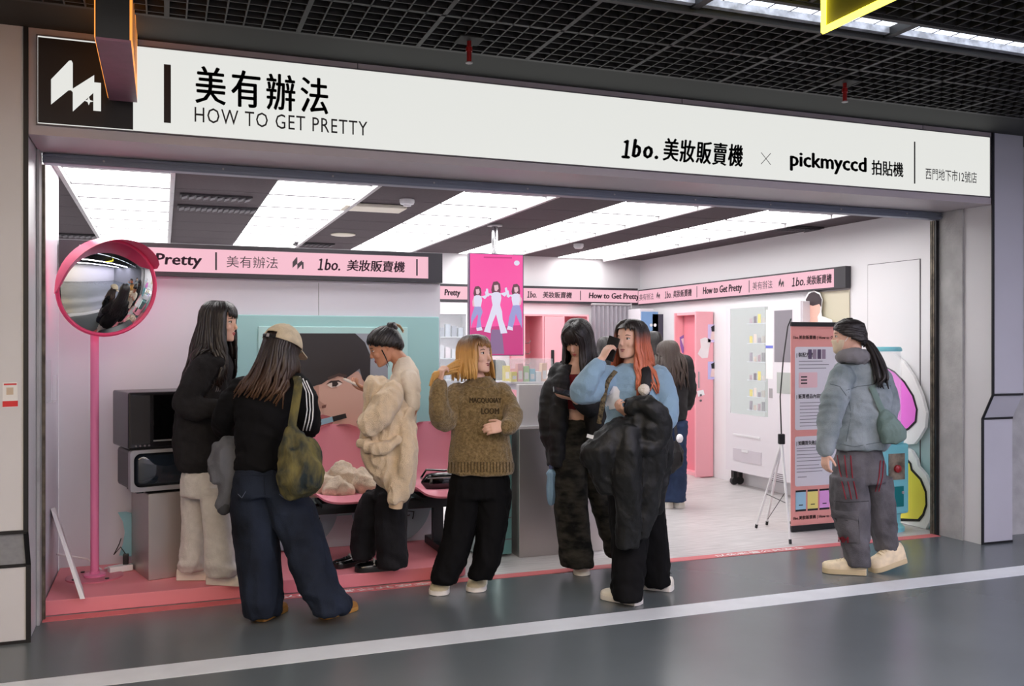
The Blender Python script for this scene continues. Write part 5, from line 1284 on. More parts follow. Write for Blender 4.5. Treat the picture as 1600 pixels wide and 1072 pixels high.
# tie dye bag
bg = thing('shoulder_bag', 'slouchy green and yellow tie dye bag on the shoulder of the girl in the cap', 'bag')
M_tie = mat('tie_dye_denim', (36, 45, 48), .85, var=(9, .5), c2=(112, 104, 62), bump=(60, .4), stretch=(1.6, 1.6, .7))
rows = [(455, 668, -.17, 7, .03), (459, 684, -.19, 16, .05), (466, 705, -.205, 27, .07), (470, 730, -.215, 34, .08), (470, 752, -.215, 33, .085), (466, 768, -.21, 25, .07), (463, 778, -.21, 12, .04)]
mb = MB(); ringloft(mb, d, rows); me = remesh(mb, .008, 3, .5, folds(.012, (16, 16, 4), .004, (8, 8, 14), seed=5)); me.name = 'bag_body'; place('bag_body', me, M_tie, bg)
p, rr = smooth_path([W(*q) for q in ((463, 588, d - .02), (466, 600, d - .13), (462, 630, d - .165), (457, 660, d - .175), (456, 676, d - .18))], [.02] * 5); MB().tube(p, [(.022, .005)] * len(p), 8, hint=RV).build('strap', M_tie, bg, smooth=True)
p, rr = smooth_path([W(*q) for q in ((474, 688, d - .2), (486, 692, d - .15), (495, 708, d - .16), (497, 730, d - .2))], [.02, .028, .028, .02]); MB().tube(p, rr, 10, round_ends=True).build('side_fold', M_tie, bg, smooth=True)
# grey jacket over her left arm
jk = thing('grey_jacket', 'grey jacket hanging from the left arm of the girl in the cap', 'jacket')
rows = [(360, 684, .06, 11, .05), (355, 704, .03, 17, .07), (351, 730, .02, 20, .07), (352, 752, .03, 20, .07)]
mb = MB(); ringloft(mb, d, rows); limb(mb, d, [(342, 700, .03, 9), (336, 725, .03, 9), (337, 738, .04, 8)]); limb(mb, d, [(360, 720, .0, 13), (357, 755, .0, 13), (351, 785, .01, 12), (350, 792, .01, 10)])
me = remesh(mb, .008, 3, .5, folds(.010, (14, 14, 4), .004, (8, 8, 16), seed=6)); me.name = 'cloth'; place('cloth', me, mat('mid_grey_cotton', (96, 98, 104), .9, bump=(150, .3)), jk)
mb = MB(); limb(mb, d, [(351, 786, .01, 12.5), (350, 794, .01, 11.5)]); mb.build('cuff', mat('dark_grey_rib', (66, 68, 72), .9), jk, smooth=True)

# ---- girl in cream top with phone
d = 5.60
top = [(630, 558, 0, 10, .05), (632, 568, 0, 15, .07), (634, 580, 0, 20, .1), (634, 598, 0, 22, .12), (631, 622, 0, 21, .12), (627, 660, 0, 22, .11), (625, 700, 0, 24, .12), (624, 735, 0, 25, .12)]
pel = [(622, 715, 0, 24, .12), (619, 750, 0, 28, .13), (612, 778, 0, 29, .13)]
lg1 = [(614, 768, -.05, 24, .11), (611, 800, -.05, 24, .105), (611, 850, -.05, 23, .1), (613, 870, -.04, 23, .095), (614, 884, -.04, 21, .09)]
lg2 = [(592, 768, .05, 22, .11), (575, 800, .06, 20, .1), (568, 840, .07, 18, .09), (566, 862, .07, 18, .08), (567, 871, .07, 16, .08)]
s1 = [(640, 589, -.12, 13), (645, 610, -.15, 12), (645, 630, -.165, 10.5), (644, 637, -.17, 10)]
s2 = [(625, 590, .11, 13), (614, 612, .12, 12), (602, 632, .1, 10)]
r, hc, A = person('girl in a cream top and black jeans looking down at her phone on the platform', d, (601, 541, 0), dv(-.90, -.20, -.42), .98, 0, (627, 564, 0), top,
    [[(640, 589, -.12, 10), (645, 612, -.15, 9), (642, 646, -.17, 9), (612, 634, -.16, 8), (582, 614, -.12, 6.5)], [(625, 590, .11, 10), (602, 634, .1, 9), (590, 625, .05, 7), (578, 612, -.02, 6)]],
    pel, [lg1, lg2], [(W(581, 613, d - .12), dv(-.85, .1, .35), dv(.2, .3, .9), 1, .55), (W(577, 611, d - .02), dv(-.85, -.1, .35), dv(.2, -.3, .9), -1, .55)], skin=M_skin2, face_kw=dict(lids=.6))
M_cream = mat('cream_knit', (226, 216, 200), .85, bump=(120, .25))
cloth('top', r, M_cream, .008, lambda mb: (ringloft(mb, d, top), limb(mb, d, s1), limb(mb, d, s2)), folds(.004, (8, 8, 8), .004, (5, 5, 24), zc=1.2, zr=.3, seed=7))
M_bj = mat('washed_black_denim', (17, 17, 20), .8, var=(6, .3), c2=(32, 32, 36), bump=(200, .25))
o, sf = cloth('jeans', r, M_bj, .009, lambda mb: [ringloft(mb, d, x) for x in (tuck(pel), lg1, lg2)], folds(.007, (11, 11, 1.6), .009, (5, 5, 15), zc=.16, zr=.2, seed=8))
M_blsh = mat('black_gloss_leather', (12, 12, 14), .2, coat=.4)
for (px, py, tx, ty) in ((597, 891, 560, 893), (557, 882, 525, 888)):
    g = fl(px, py, PZ); so = shoe(r, g, fl(tx, ty, PZ) - g, M_blsh, M_black, .24, .046, .07, .028)
    g2 = g + (fl(tx, ty, PZ) - g).normalized() * .05; sdv = V(((fl(tx, ty, PZ) - g).y, -(fl(tx, ty, PZ) - g).x, 0)).normalized()
    MB().tube([g2 - sdv * .042 + ZV * .04, g2 + ZV * .072, g2 + sdv * .042 + ZV * .04], .007, 6).build('silver_strap', M_rail, so)
hm = updo(hc, A, 1.0, (0, -.085, .065), 110, 6)
bc = hc + A @ V((0, -.088, .075))
for i in range(9):
    a = i * .7; hm.tube([bc + A @ V((.03 * math.cos(a), .03 * math.sin(a) * .6, .0)), bc + A @ V((.028 * math.cos(a + .8), .02 * math.sin(a + .8), .025)), bc + A @ V((.012 * math.cos(a + 1.8), .01, .04))], [.016, .014, .008], 7, round_ends=True)
hm.tube([hc + A @ V((.07, .03, -.01)), hc + A @ V((.074, .028, -.06)), hc + A @ V((.07, .03, -.10)), hc + A @ V((.068, .032, -.13))], [.004, .004, .003, .001], 5)
hm.tube([hc + A @ V((-.07, .03, -.01)), hc + A @ V((-.074, .028, -.06)), hc + A @ V((-.07, .03, -.12))], [.004, .004, .001], 5)
hair_obj(hm, M_blackhair, r)
cl_ = MB().tube([bc + A @ V((.03, -.02, .03)), bc + A @ V((.028, -.05, .0)), bc + A @ V((.024, -.055, -.04))], .007, 8).build('hair_clip', mat('tortoise_clip', (150, 122, 84), .3), r, smooth=True)
for i in range(9): MB().ell(bc + A @ V((.034, -.02 - .033 * min(1, i / 5), .03 - i * .009)), .007, .007, .007, 8, 6).build('pearl', mat('pearl', (226, 214, 190), .2), cl_, smooth=True)
ph = thing('phone', 'pale phone held up by the girl in the cream top', 'phone')
pc3 = W(549, 597, d - .08); u_ = dv(-.80, .05, .35); MB().obox(pc3, u_ * .05, dv(0, 1, 0) * .034, u_.cross(dv(0, 1, 0)) * .004).build('case', mat('pale_phone_case', (222, 210, 196), .3), ph, bevel=.003); MB().obox(pc3 + u_.cross(dv(0, 1, 0)) * .0045, u_ * .047, dv(0, 1, 0) * .031, u_.cross(dv(0, 1, 0)) * .0008).build('screen', mat('phone_screen', (200, 206, 220), emit=.6), ph)
# the fleece jacket over her arm
fj = thing('fleece_jacket', 'cream fleece jacket draped over the arm of the girl with the phone', 'jacket')
M_fur2 = mat('beige_fleece', (222, 200, 168), .95, var=(30, .06), bump=(220, .8), sheen=.4)
mb = MB()
ringloft(mb, d, [(588, 590, -.17, 10, .05), (592, 600, -.2, 19, .07), (598, 620, -.22, 27, .08), (606, 650, -.22, 36, .085), (607, 685, -.22, 41, .09), (609, 715, -.22, 40, .09), (614, 740, -.21, 34, .085), (620, 758, -.2, 25, .07), (624, 768, -.19, 18, .05)], p=2.1, n=24)
limb(mb, d, [(618, 606, -.25, 12), (606, 626, -.31, 19), (595, 645, -.335, 20), (581, 659, -.34, 18.5), (566, 668, -.34, 15.5)], flat_end=True)
ringloft(mb, d, [(636, 640, -.22, 9, .05), (637, 665, -.25, 13, .06), (635, 700, -.27, 15, .065), (629, 740, -.27, 15.5, .065), (623, 772, -.26, 15, .06), (620, 783, -.26, 13, .055)], p=2)
limb(mb, d, [(566, 692, -.30, 6), (584, 700, -.325, 8), (604, 698, -.33, 8), (620, 688, -.32, 6)])
me = remesh(mb, .0065, 4, .5, folds(.013, (15, 15, 2.2), .006, (9, 9, 7), seed=9, a3=.0025)); me.name = 'cloth'; place('cloth', me, M_fur2, fj)
mb = MB(); limb(mb, d, [(620, 778, -.26, 11.5), (618, 793, -.255, 10.5)], flat_end=True); mb.build('cuff', mat('beige_rib', (206, 178, 146), .9), fj, smooth=True)
mb = MB(); limb(mb, d, [(569, 666, -.345, 14), (564.5, 669, -.345, 13)], flat_end=True); mb.build('sleeve_opening', mat('sleeve_shade', (110, 92, 76), .95), fj, smooth=True)  # stub coloured dark to stand for the shade inside the sleeve
# ---- blonde girl in olive sweater
d = 5.47
top = [(750, 590, 0, 15, .06), (750, 598, 0, 25, .08), (749, 608, 0, 36, .1), (748, 630, 0, 42, .13), (749, 660, 0, 43, .14), (750, 690, 0, 46, .15), (751, 715, 0, 50, .16), (751, 738, 0, 52, .16)]
pel = [(750, 720, 0, 44, .13), (750, 750, 0, 47, .14), (750, 775, 0, 47, .14)]
lg1 = [(728, 768, 0, 25, .12), (723, 800, 0, 25, .11), (715, 840, -.01, 24, .11), (704, 880, -.03, 23, .11), (695, 900, -.04, 20, .10), (693, 907, -.05, 19, .09)]
lg2 = [(774, 768, 0, 25, .12), (771, 800, 0, 24, .11), (767, 840, 0, 22, .11), (759, 880, -.01, 20, .11), (752, 897, -.02, 19, .09), (751, 902, -.02, 18, .085)]
s1 = [(714, 616, 0, 18), (703, 640, -.05, 20), (694, 655, -.1, 19), (687, 640, -.17, 16), (685, 618, -.17, 13), (686, 603, -.16, 12)]
s2 = [(782, 614, 0, 17), (795, 635, -.04, 16), (801, 652, -.1, 15), (798, 664, -.17, 13), (791, 667, -.20, 12)]
r, hc, A = person('blonde girl in an olive brown knitted sweater and black trousers holding her hair', d, (743, 555, -.01), dv(.80, -.58, .10), 1.0, -.06, (748, 598, 0), top,
    [[(714, 616, 0, 11), (703, 640, -.05, 11), (694, 655, -.1, 10), (686, 620, -.17, 8), (687, 600, -.16, 6.5)], [(782, 614, 0, 11), (795, 635, -.04, 10), (801, 653, -.1, 10), (790, 667, -.21, 7)]],
    pel, [lg1, lg2], [(W(687, 599, d - .16), dv(.12, -.05, 1), dv(.8, .5, 0), 1, 1.15), (W(789, 666, d - .215), dv(-.92, -.2, -.12), dv(.1, .9, -.3), -1, .55)], face_kw=dict(lipm=mat('mauve_lips', (150, 84, 84), .4)))
M_olive = mat('olive_knit', (104, 86, 52), .95, var=(70, .3), c2=(140, 118, 80), bump=(140, .8), sheen=.3)
o, sf = cloth('sweater', r, M_olive, .009, lambda mb: (ringloft(mb, d, top), limb(mb, d, s1), limb(mb, d, s2)), folds(.006, (8, 8, 6), .004, (5, 5, 18), zc=1.1, zr=.3, seed=10))
M_kn = mat('dark_olive_thread', (66, 54, 34), .95)
sf.text('MACQUOIAY', (734, 783, 622, 631), M_kn, o, .004, .05, 'embroidery'); sf.text('LOOM', (752, 779, 638, 647), M_kn, o, .004, .06, 'embroidery')
for i in range(21): x = 701 + i * 5; sf.line('hem_rib', [(x, 722), (x, 738)], .0025, M_kn, o, 4, 2)
sf.line('collar_rib', [(728, 601), (740, 606), (752, 607), (764, 604), (773, 599)], .006, M_olive, o)
M_bt = mat('black_trouser', (6, 6, 8), .85, var=(8, .2))
cloth('trousers', r, M_bt, .01, lambda mb: [ringloft(mb, d, x) for x in (tuck(pel), lg1, lg2)], folds(.009, (10, 10, 1.4), .007, (4, 4, 14), zc=.08, zr=.18, seed=11))
M_cs = mat('cream_sneaker', (206, 196, 164), .6, var=(25, .08))
shoe(r, fl(689, 920), dv(-.02, -1), M_cs, M_cuff, .24, .054, .10, .03); shoe(r, fl(748, 915), dv(-.10, -1), M_cs, M_cuff, .24, .054, .10, .03)
def gth(q, u, h): return q
hm = hair(hc, A, 1.0, lambda p: .13 if p > 0 else .13, n=84, bangs=(-35, 50, 16, 70), flare=.022, wave=.008, back_out=.02, seed=8, face_open=52)
hp = W(690, 583, d - .15)
rn = random.Random(5)
for i in range(26):                                     # the hank held in her hand
    st = hc + A @ V((-.06 + rn.uniform(-.02, .02), -.04 - rn.uniform(0, .06), .02 - rn.uniform(0, .08))); m_ = st.lerp(hp, .5) + V((0, 0, .03 - .05 * rn.random())) - FV * .02
    e = hp + V((rn.uniform(-.008, .008), rn.uniform(-.01, .01), rn.uniform(-.01, .01))); t_ = hp - RV * (.05 + rn.uniform(-.02, .02)) - ZV * (.10 + rn.uniform(-.04, .05))
    p, rr = smooth_path([st, m_, e, e - RV * .04 - ZV * .02, t_], [.012, .013, .009, .014, .004]); hm.tube(p, rr, 6)
M_blond = ramp_mat('blonde_hair', [(1.25, (214, 168, 98)), (1.46, (196, 146, 78)), (1.515, (120, 84, 48)), (1.55, (48, 36, 30)), (1.7, (40, 31, 27))], rough=.42, bump=(150, .35), var=.05)
hair_obj(hm, M_blond, r)

# ---- girl in black jacket and camouflage trousers
d = 5.98
top = [(903, 562, 0, 12, .06), (902, 572, 0, 24, .08), (901, 590, 0, 27, .09), (900, 620, -.0, 25, .09), (901, 645, 0, 23, .085), (904, 665, 0, 27, .1)]
pel = [(905, 657, 0, 30, .12), (906, 690, 0, 36, .13), (908, 725, 0, 38, .135)]
lg1 = [(891, 718, -.02, 23, .12), (891, 760, -.04, 25, .115), (893, 800, -.06, 25, .11), (897, 840, -.08, 25, .11), (901, 870, -.09, 26, .11), (902, 882, -.09, 24, .11)]
lg2 = [(927, 718, .03, 22, .11), (937, 760, .05, 22, .11), (949, 800, .08, 22, .1), (961, 840, .1, 22, .1), (970, 866, .12, 21, .1)]
s1 = [(874, 582, -.0, 15), (863, 615, -.03, 16), (858, 650, -.05, 15), (860, 688, -.06, 13)]
s2 = [(931, 582, 0, 15), (938, 618, -.05, 15), (926, 638, -.14, 13), (906, 628, -.22, 11)]
r, hc, A = person('girl with very long black hair in a black jacket and camouflage trousers', d, (902, 530, 0), dv(-.42, -.74, -.52), 1.0, 0, (903, 568, 0), top,
    [[(874, 582, 0, 9), (863, 615, -.03, 9), (858, 650, -.05, 9), (860, 698, -.06, 6.5)], [(931, 582, 0, 9), (938, 618, -.05, 9), (926, 638, -.14, 8), (899, 624, -.26, 6.5)]],
    pel, [lg1, lg2], [(W(861, 697, d - .06), dv(.05, -.05, -1), dv(.9, .2, 0), -1, 1.1), (W(897, 622, d - .27), dv(-.9, -.1, .12), dv(.1, .25, 1), 1, .5)], face_kw=dict(lids=.8))
ringloft_ct = [(902, 585, -.005, 26, .10), (900, 615, -.005, 26, .10), (900, 638, -.005, 24, .095)]
cloth('crop_top', r, mat('dark_red_top', (96, 26, 30), .8), .008, lambda mb: ringloft(mb, d, ringloft_ct), folds(.003, (12, 12, 8), 0))
M_jk = mat('black_shell_jacket', (9, 9, 12), .7, var=(10, .2), bump=(90, .2))
def jb(mb):
    ringloft(mb, d, [(902, 568, .06, 20, .05), (902, 580, .07, 34, .06), (902, 620, .09, 38, .05), (903, 680, .1, 42, .05), (905, 735, .1, 42, .05)])
    ringloft(mb, d, [(884, 570, .0, 10, .08), (876, 590, -.02, 14, .11), (872, 640, -.04, 15, .12), (869, 690, -.04, 15, .12), (869, 726, -.03, 13, .11)])
    ringloft(mb, d, [(922, 570, .0, 10, .08), (928, 590, -.02, 13, .11), (930, 640, -.05, 16, .12), (932, 700, -.05, 17, .12), (934, 738, -.04, 15, .11)])
    limb(mb, d, s1); limb(mb, d, s2)
o, sf = cloth('jacket', r, M_jk, .009, jb, folds(.008, (9, 9, 5), .005, (6, 6, 18), seed=12))
M_camo = mat('camouflage_cloth', (14, 15, 15), .85, var=(11, .5), c2=(58, 56, 50), bump=(90, .2), stretch=(1, 1, 2.2))
cloth('trousers', r, M_camo, .01, lambda mb: [ringloft(mb, d, x) for x in (tuck(pel), lg1, lg2)], folds(.009, (10, 10, 1.4), .007, (4, 4, 14), zc=.08, zr=.18, seed=13))
M_ps = mat('pale_pink_sneaker', (226, 206, 196), .6)
shoe(r, fl(906, 891), dv(.05, -1), M_ps, M_cuff, .23, .048, .085, .028); shoe(r, fl(976, 876), dv(.3, -1), M_ps, M_cuff, .23, .048, .085, .028)
hm = hair(hc, A, 1.02, lambda p: .40 if abs(p) > 50 else .34, n=104, bangs=(-42, 42, 16, 84), flare=.012, wave=.008, back_out=.03, seed=9, face_open=40)
hair_obj(hm, M_blackhair, r)
ph = thing('phone', 'dark phone in the hand of the girl in camouflage trousers', 'phone')
q = W(880, 613, d - .30); u_ = dv(-.9, -.1, .25); v_ = dv(.0, .9, .45); MB().obox(q, u_ * .065, v_ * .034, u_.cross(v_).normalized() * .005).build('case', M_black, ph, bevel=.003); MB().obox(q + u_.cross(v_).normalized() * (-.0055 if u_.cross(v_).z < 0 else .0055), u_ * .06, v_ * .031, u_.cross(v_).normalized() * .0006).build('screen', mat('dark_screen', (40, 44, 52), .1), ph)
um = thing('umbrella', 'folded light blue umbrella hanging from the hand of the girl in camouflage trousers', 'umbrella')
ua = W(861, 712, d - .08); M_ub = mat('light_blue_nylon', (130, 164, 190), .5, bump=(40, .3))
MB().lathe([(.012, 0), (.014, .02), (.014, .07), (.01, .09)], ua - ZV * .09, 12).build('handle', mat('periwinkle_handle', (96, 106, 146), .4), um, smooth=True)
rg_ = []
for t, rr in ((0, .012), (.03, .032), (.05, .024), (.12, .03), (.18, .028), (.22, .02), (.235, .008)):
    rg_.append([ua - ZV * (.085 + t) + (RV * math.cos(a) + FV * math.sin(a)) * (rr * (1 + .18 * math.cos(a * 5))) for a in [k * math.pi / 12 for k in range(24)]])
MB().loft(rg_).build('canopy', M_ub, um, smooth=True, flat_angle=0); MB().tube([ua - ZV * .32, ua - ZV * .345], .004, 6).build('tip', M_rail, um)

# ---- orange haired girl on the phone
d = 5.40
top = [(986, 569, 0, 14, .06), (987, 576, 0, 27, .09), (988, 588, 0, 40, .12), (988, 620, 0, 40, .13), (985, 660, 0, 38, .13), (984, 705, 0, 38, .13)]
pel = [(988, 690, 0, 38, .13), (990, 735, 0, 41, .14), (993, 765, 0, 41, .14)]
lg1 = [(978, 758, -.03, 27, .12), (981, 800, -.05, 28, .115), (984, 840, -.08, 28, .11), (983, 880, -.12, 26, .11), (980, 915, -.15, 23, .11), (980, 932, -.16, 22, .11)]
lg2 = [(1010, 758, .03, 25, .12), (1013, 800, .05, 24, .11), (1018, 840, .08, 23, .11), (1022, 880, .11, 22, .11), (1025, 902, .12, 21, .11), (1027, 912, .12, 20, .11)]
s1 = [(952, 590, -.03, 19), (927, 607, -.12, 20), (909, 612, -.18, 18), (918, 594, -.22, 16), (931, 575, -.21, 13), (935, 570, -.2, 12)]
s2 = [(1028, 590, 0, 19), (1040, 628, -.03, 19), (1040, 656, -.09, 18), (1015, 660, -.2, 15), (990, 652, -.25, 12)]
r, hc, A = person('orange haired girl in a pale blue sweatshirt talking on a black phone', d, (986, 532, 0), dv(-.66, -.74, .06), 1.0, .05, (987, 570, 0), top,
    [[(952, 590, -.03, 11), (927, 607, -.12, 11), (909, 612, -.18, 10), (933, 572, -.21, 8), (939, 563, -.2, 7)], [(1028, 590, 0, 11), (1040, 628, -.03, 11), (1040, 657, -.09, 10), (984, 650, -.26, 7)]],
    pel, [lg1, lg2], [(W(939, 564, d - .2), dv(.45, .1, .85), dv(.75, .45, -.4), 1, .75), (W(984, 650, d - .27), dv(-.75, -.2, .55), dv(.5, .4, .7), 1, 1.0)], face_kw=dict(lipm=mat('mauve_lips', (150, 84, 84), .4)))
M_sky = mat('pale_blue_fleece', (136, 166, 188), .9, bump=(130, .25), sheen=.2)
o, sf = cloth('sweatshirt', r, M_sky, .009, lambda mb: (ringloft(mb, d, top), limb(mb, d, s1), limb(mb, d, s2)), folds(.008, (8, 8, 6), .005, (5, 5, 18), zc=1.15, zr=.3, seed=14))
sf.patch('white_print', [(953, 610), (957, 603), (964, 604), (969, 611), (968, 620), (971, 630), (966, 638), (954, 640), (947, 634), (950, 624), (948, 616)], mat('fleece_white', (228, 230, 234), .8), o, .006)
M_bt2 = mat('black_wide_trouser', (6, 6, 8), .85, var=(8, .2))
cloth('trousers', r, M_bt2, .01, lambda mb: [ringloft(mb, d, x) for x in (tuck(pel), lg1, lg2)], folds(.009, (10, 10, 1.4), .007, (4, 4, 14), zc=.08, zr=.18, seed=15))
M_ws = mat('white_sneaker', (224, 220, 206), .55)
a, b = fl(1000, 946), fl(945, 934); shoe(r, a + (b - a) * .32, b - a, M_ws, M_cuff, .26, .05, .085, .03)
a, b = fl(1046, 923), fl(1003, 918); shoe(r, a + (b - a) * .32, b - a, M_ws, M_cuff, .25, .05, .085, .03)
hm = hair(hc, A, 1.02, lambda p: .33 if p > 0 else .30, n=100, bangs=(-52, -14, 8, 66), flare=.02, wave=.018, back_out=.03, seed=11, face_open=56, wfreq=26)
hair_obj(hm, ramp_mat('orange_hair', [(1.1, (190, 118, 92)), (1.3, (196, 106, 72)), (1.5, (180, 92, 62)), (1.545, (104, 58, 44)), (1.575, (34, 26, 24)), (1.7, (28, 22, 22))], rough=.42, bump=(150, .35), var=.04), r)
ph = thing('phone', 'black phone pressed to the ear of the orange haired girl', 'phone')
q = W(955, 545, d - .15); u_ = dv(.28, -.1, .95); v_ = dv(.75, -.5, -.2); v_ = (v_ - u_ * v_.dot(u_)).normalized()
MB().obox(q, u_ * .07, v_ * .036, u_.cross(v_) * .005).build('case', M_black, ph, bevel=.004); MB().lathe([(.006, 0), (.006, .002)], q + u_ * .05 - v_ * .02 + u_.cross(v_) * .005, 8, u_.cross(v_)).build('camera_lens', mat('lens_glass', (40, 40, 46), .1), ph)
# black padded coat over her arm
bc_ = thing('black_coat', 'black padded coat draped over the arm of the orange haired girl', 'coat')
mb = MB()
ringloft(mb, d, [(1002, 626, -.26, 22, .07), (1010, 640, -.28, 32, .10), (1012, 664, -.29, 34, .12), (1012, 690, -.27, 30, .11), (1010, 720, -.25, 28, .1), (1006, 760, -.22, 27, .09), (1000, 800, -.2, 24, .08), (994, 838, -.19, 18, .07)])
ringloft(mb, d, [(975, 655, -.30, 12, .06), (962, 676, -.33, 26, .09), (945, 700, -.34, 34, .09), (938, 716, -.33, 30, .085), (946, 740, -.3, 22, .07), (958, 770, -.27, 18, .06)])
ringloft(mb, d, [(985, 665, -.35, 14, .06), (982, 700, -.37, 20, .08), (978, 740, -.35, 22, .08), (980, 780, -.31, 20, .07), (982, 820, -.27, 17, .06), (980, 853, -.25, 15, .05)])
limb(mb, d, [(982, 640, -.33, 9), (1000, 632, -.37, 14), (1020, 640, -.37, 17), (1032, 662, -.34, 16), (1028, 688, -.33, 14), (1012, 700, -.36, 12), (996, 694, -.38, 9)])
limb(mb, d, [(1036, 668, -.2, 11), (1037, 710, -.18, 13), (1030, 760, -.14, 12), (1024, 795, -.12, 9)])
M_coat = mat('black_padded_nylon', (9, 11, 11), .6, bump=(50, .3))
me = remesh(mb, .009, 3, .5, folds(.011, (12, 12, 2.6), .006, (8, 8, 9), seed=16, a3=.003)); me.name = 'cloth'; place('cloth', me, M_coat, bc_)
MB().obox(W(922, 682, d - .47), dv(.8, -.2, -.2) * .018, dv(.2, -.4, .9) * .011, FV * .003).build('care_label', M_wink, bc_)
pm = thing('pompom_strap', 'black bag strap with white pompom on the shoulder of the orange haired girl', 'strap')
p, rr = smooth_path([W(1004, 570, d - .06), W(1010, 580, d - .13), W(1009, 602, d - .16), W(1006, 622, d - .17)], [.02] * 4); MB().tube(p, [(.028, .007)] * len(p), 8, hint=RV).build('strap', M_jk, pm, smooth=True)
mb = MB().ell(W(1006, 609, d - .2), .03, .03, .03, 16, 12); me = remesh(mb, .005, 1, .5, fuzz(.005, 60)); me.name = 'pompom'; place('pompom', me, mat('white_fluff', (236, 228, 214), .95, bump=(200, .6)), pm)
cs = thing('crossbody_strap', 'patterned crossbody strap across the pale blue sweatshirt', 'strap')
p, rr = smooth_path([W(962, 580, d - .12), W(950, 596, d - .165), W(944, 618, d - .175), W(939, 645, d - .175), W(936, 662, d - .16)], [.01] * 5); MB().tube(p, [(.014, .004)] * len(p), 8, hint=RV).build('webbing', mat('tan_webbing', (120, 108, 84), .8, var=(60, .5), c2=(40, 36, 34)), cs, smooth=True)

# ---- people further back
def back_person(label, d, hx, hy, f, jc, L_, topm, legm, seed, x_off=0, feet=True):
    k = FOC / d / FOC * 5.4      # image scale against the front row
    def sx(v): return v * 5.4 / d
    zy = lambda z: HOR - (z - CAMH) * FOC / d
    cx = hx + x_off
    top = [(hx, zy(1.40), 0, sx(12), .06), (cx, zy(1.37), 0, sx(24), .08), (cx, zy(1.32), 0, sx(36), .11), (cx, zy(1.15), 0, sx(38), .13), (cx, zy(.95), 0, sx(36), .14), (cx, zy(.80), 0, sx(34), .14)]
    pel = [(cx, zy(.88), 0, sx(32), .12), (cx, zy(.75), 0, sx(36), .14)]
    l1 = [(cx - sx(16), zy(.78), 0, sx(22), .11), (cx - sx(15), zy(.45), 0, sx(20), .1), (cx - sx(14), zy(.06), 0, sx(20), .09)]
    l2 = [(cx + sx(16), zy(.78), 0, sx(22), .11), (cx + sx(15), zy(.45), -.02, sx(20), .1), (cx + sx(14), zy(.06), -.03, sx(20), .09)]
    sl = [[(cx + e * sx(33), zy(1.32), 0, sx(17)), (cx + e * sx(42), zy(1.1), .02, sx(17)), (cx + e * sx(38), zy(.92), .14, sx(14)), (cx + e * sx(25), zy(.98), .28, sx(11))] for e in (-1, 1)]
    ar = [[(a, b, c, q * .55) for a, b, c, q in x] for x in sl]
    hn = [(W(x[-1][0], x[-1][1], d + .3), dv(.0, .9, .3), dv(0, .0, 1), (1, -1)[i], .6) for i, x in enumerate(sl)]
    r, hc, A = person(label, d, (hx, hy, 0), f, .98, 0, (hx, zy(1.38), 0), top, ar, pel, [l1, l2], hn, vox=.006)
    cloth('jacket', r, topm, .012, lambda mb: (ringloft(mb, d, top), [limb(mb, d, x) for x in sl]), folds(.008, (9, 9, 5), .004, seed=seed))
    cloth('jeans', r, legm, .012, lambda mb: [ringloft(mb, d, x) for x in (tuck(pel), l1, l2)], folds(.008, (8, 8, 4), .004, seed=seed + 1))
    for e in (-1, 1): shoe(r, fl(cx + e * sx(14), zy(0)), f, M_ws, M_cuff, .24, .045, .08, .028)
    hm = hair(hc, A, 1.0, L_, n=80, flare=.012, wave=.01, back_out=.02, seed=seed, face_open=50)
    hair_obj(hm, jc, r); return r
M_bh = mat('ash_brown_hair', (62, 50, 44), .45, bump=(150, .35), stretch=(1, 1, .06))
M_den2 = mat('mid_blue_denim', (46, 60, 88), .8, var=(6, .2), bump=(200, .25))
back_person('girl with brown hair and dark coat seen from behind at the pink lockers', 8.35, 1043, 553, dv(-.45, .85, -.12), M_bh, lambda p: .30, M_jk, M_den2, 21, 6)
back_person('dark haired customer mostly hidden behind the orange haired girl', 9.0, 1021, 537, dv(.2, .95, 0), M_blackhair, lambda p: .24, M_jk, M_bt, 22, 0)
back_person('dark haired customer between the camouflage girl and the orange haired girl far inside', 9.1, 947, 545, dv(-.2, .95, 0), M_blackhair, lambda p: .2, mat('grey_wool', (90, 88, 92), .9), M_bt, 23, 0)
sb_ = thing('sling_bag', 'black sling bag with drawcord on the hip of the girl at the pink lockers', 'bag')
mb = MB(); ringloft(mb, 8.1, [(1046, 690, 0, 12, .05), (1050, 705, 0, 17, .09), (1048, 725, 0, 17, .09), (1040, 738, 0, 12, .07)]); me = remesh(mb, .009, 2, .5, folds(.008, (12, 12, 8), 0)); me.name = 'pouch'; place('pouch', me, M_jk, sb_)
MB().tube([W(1061, 698, 8.05), W(1064, 706, 8.03), W(1067, 716, 8.03), W(1066, 722, 8.03)], .008, 6).build('drawcord', M_black, sb_); MB().tube([W(1034, 570, 8.19), W(1050, 620, 8.17), W(1058, 690, 8.1)], .014, 6).build('strap', mat('charcoal_webbing', (54, 54, 58), .8), sb_); MB().ell(W(1062, 685, 8.05), .03, .03, .04).build('charm', M_white, sb_, smooth=True)

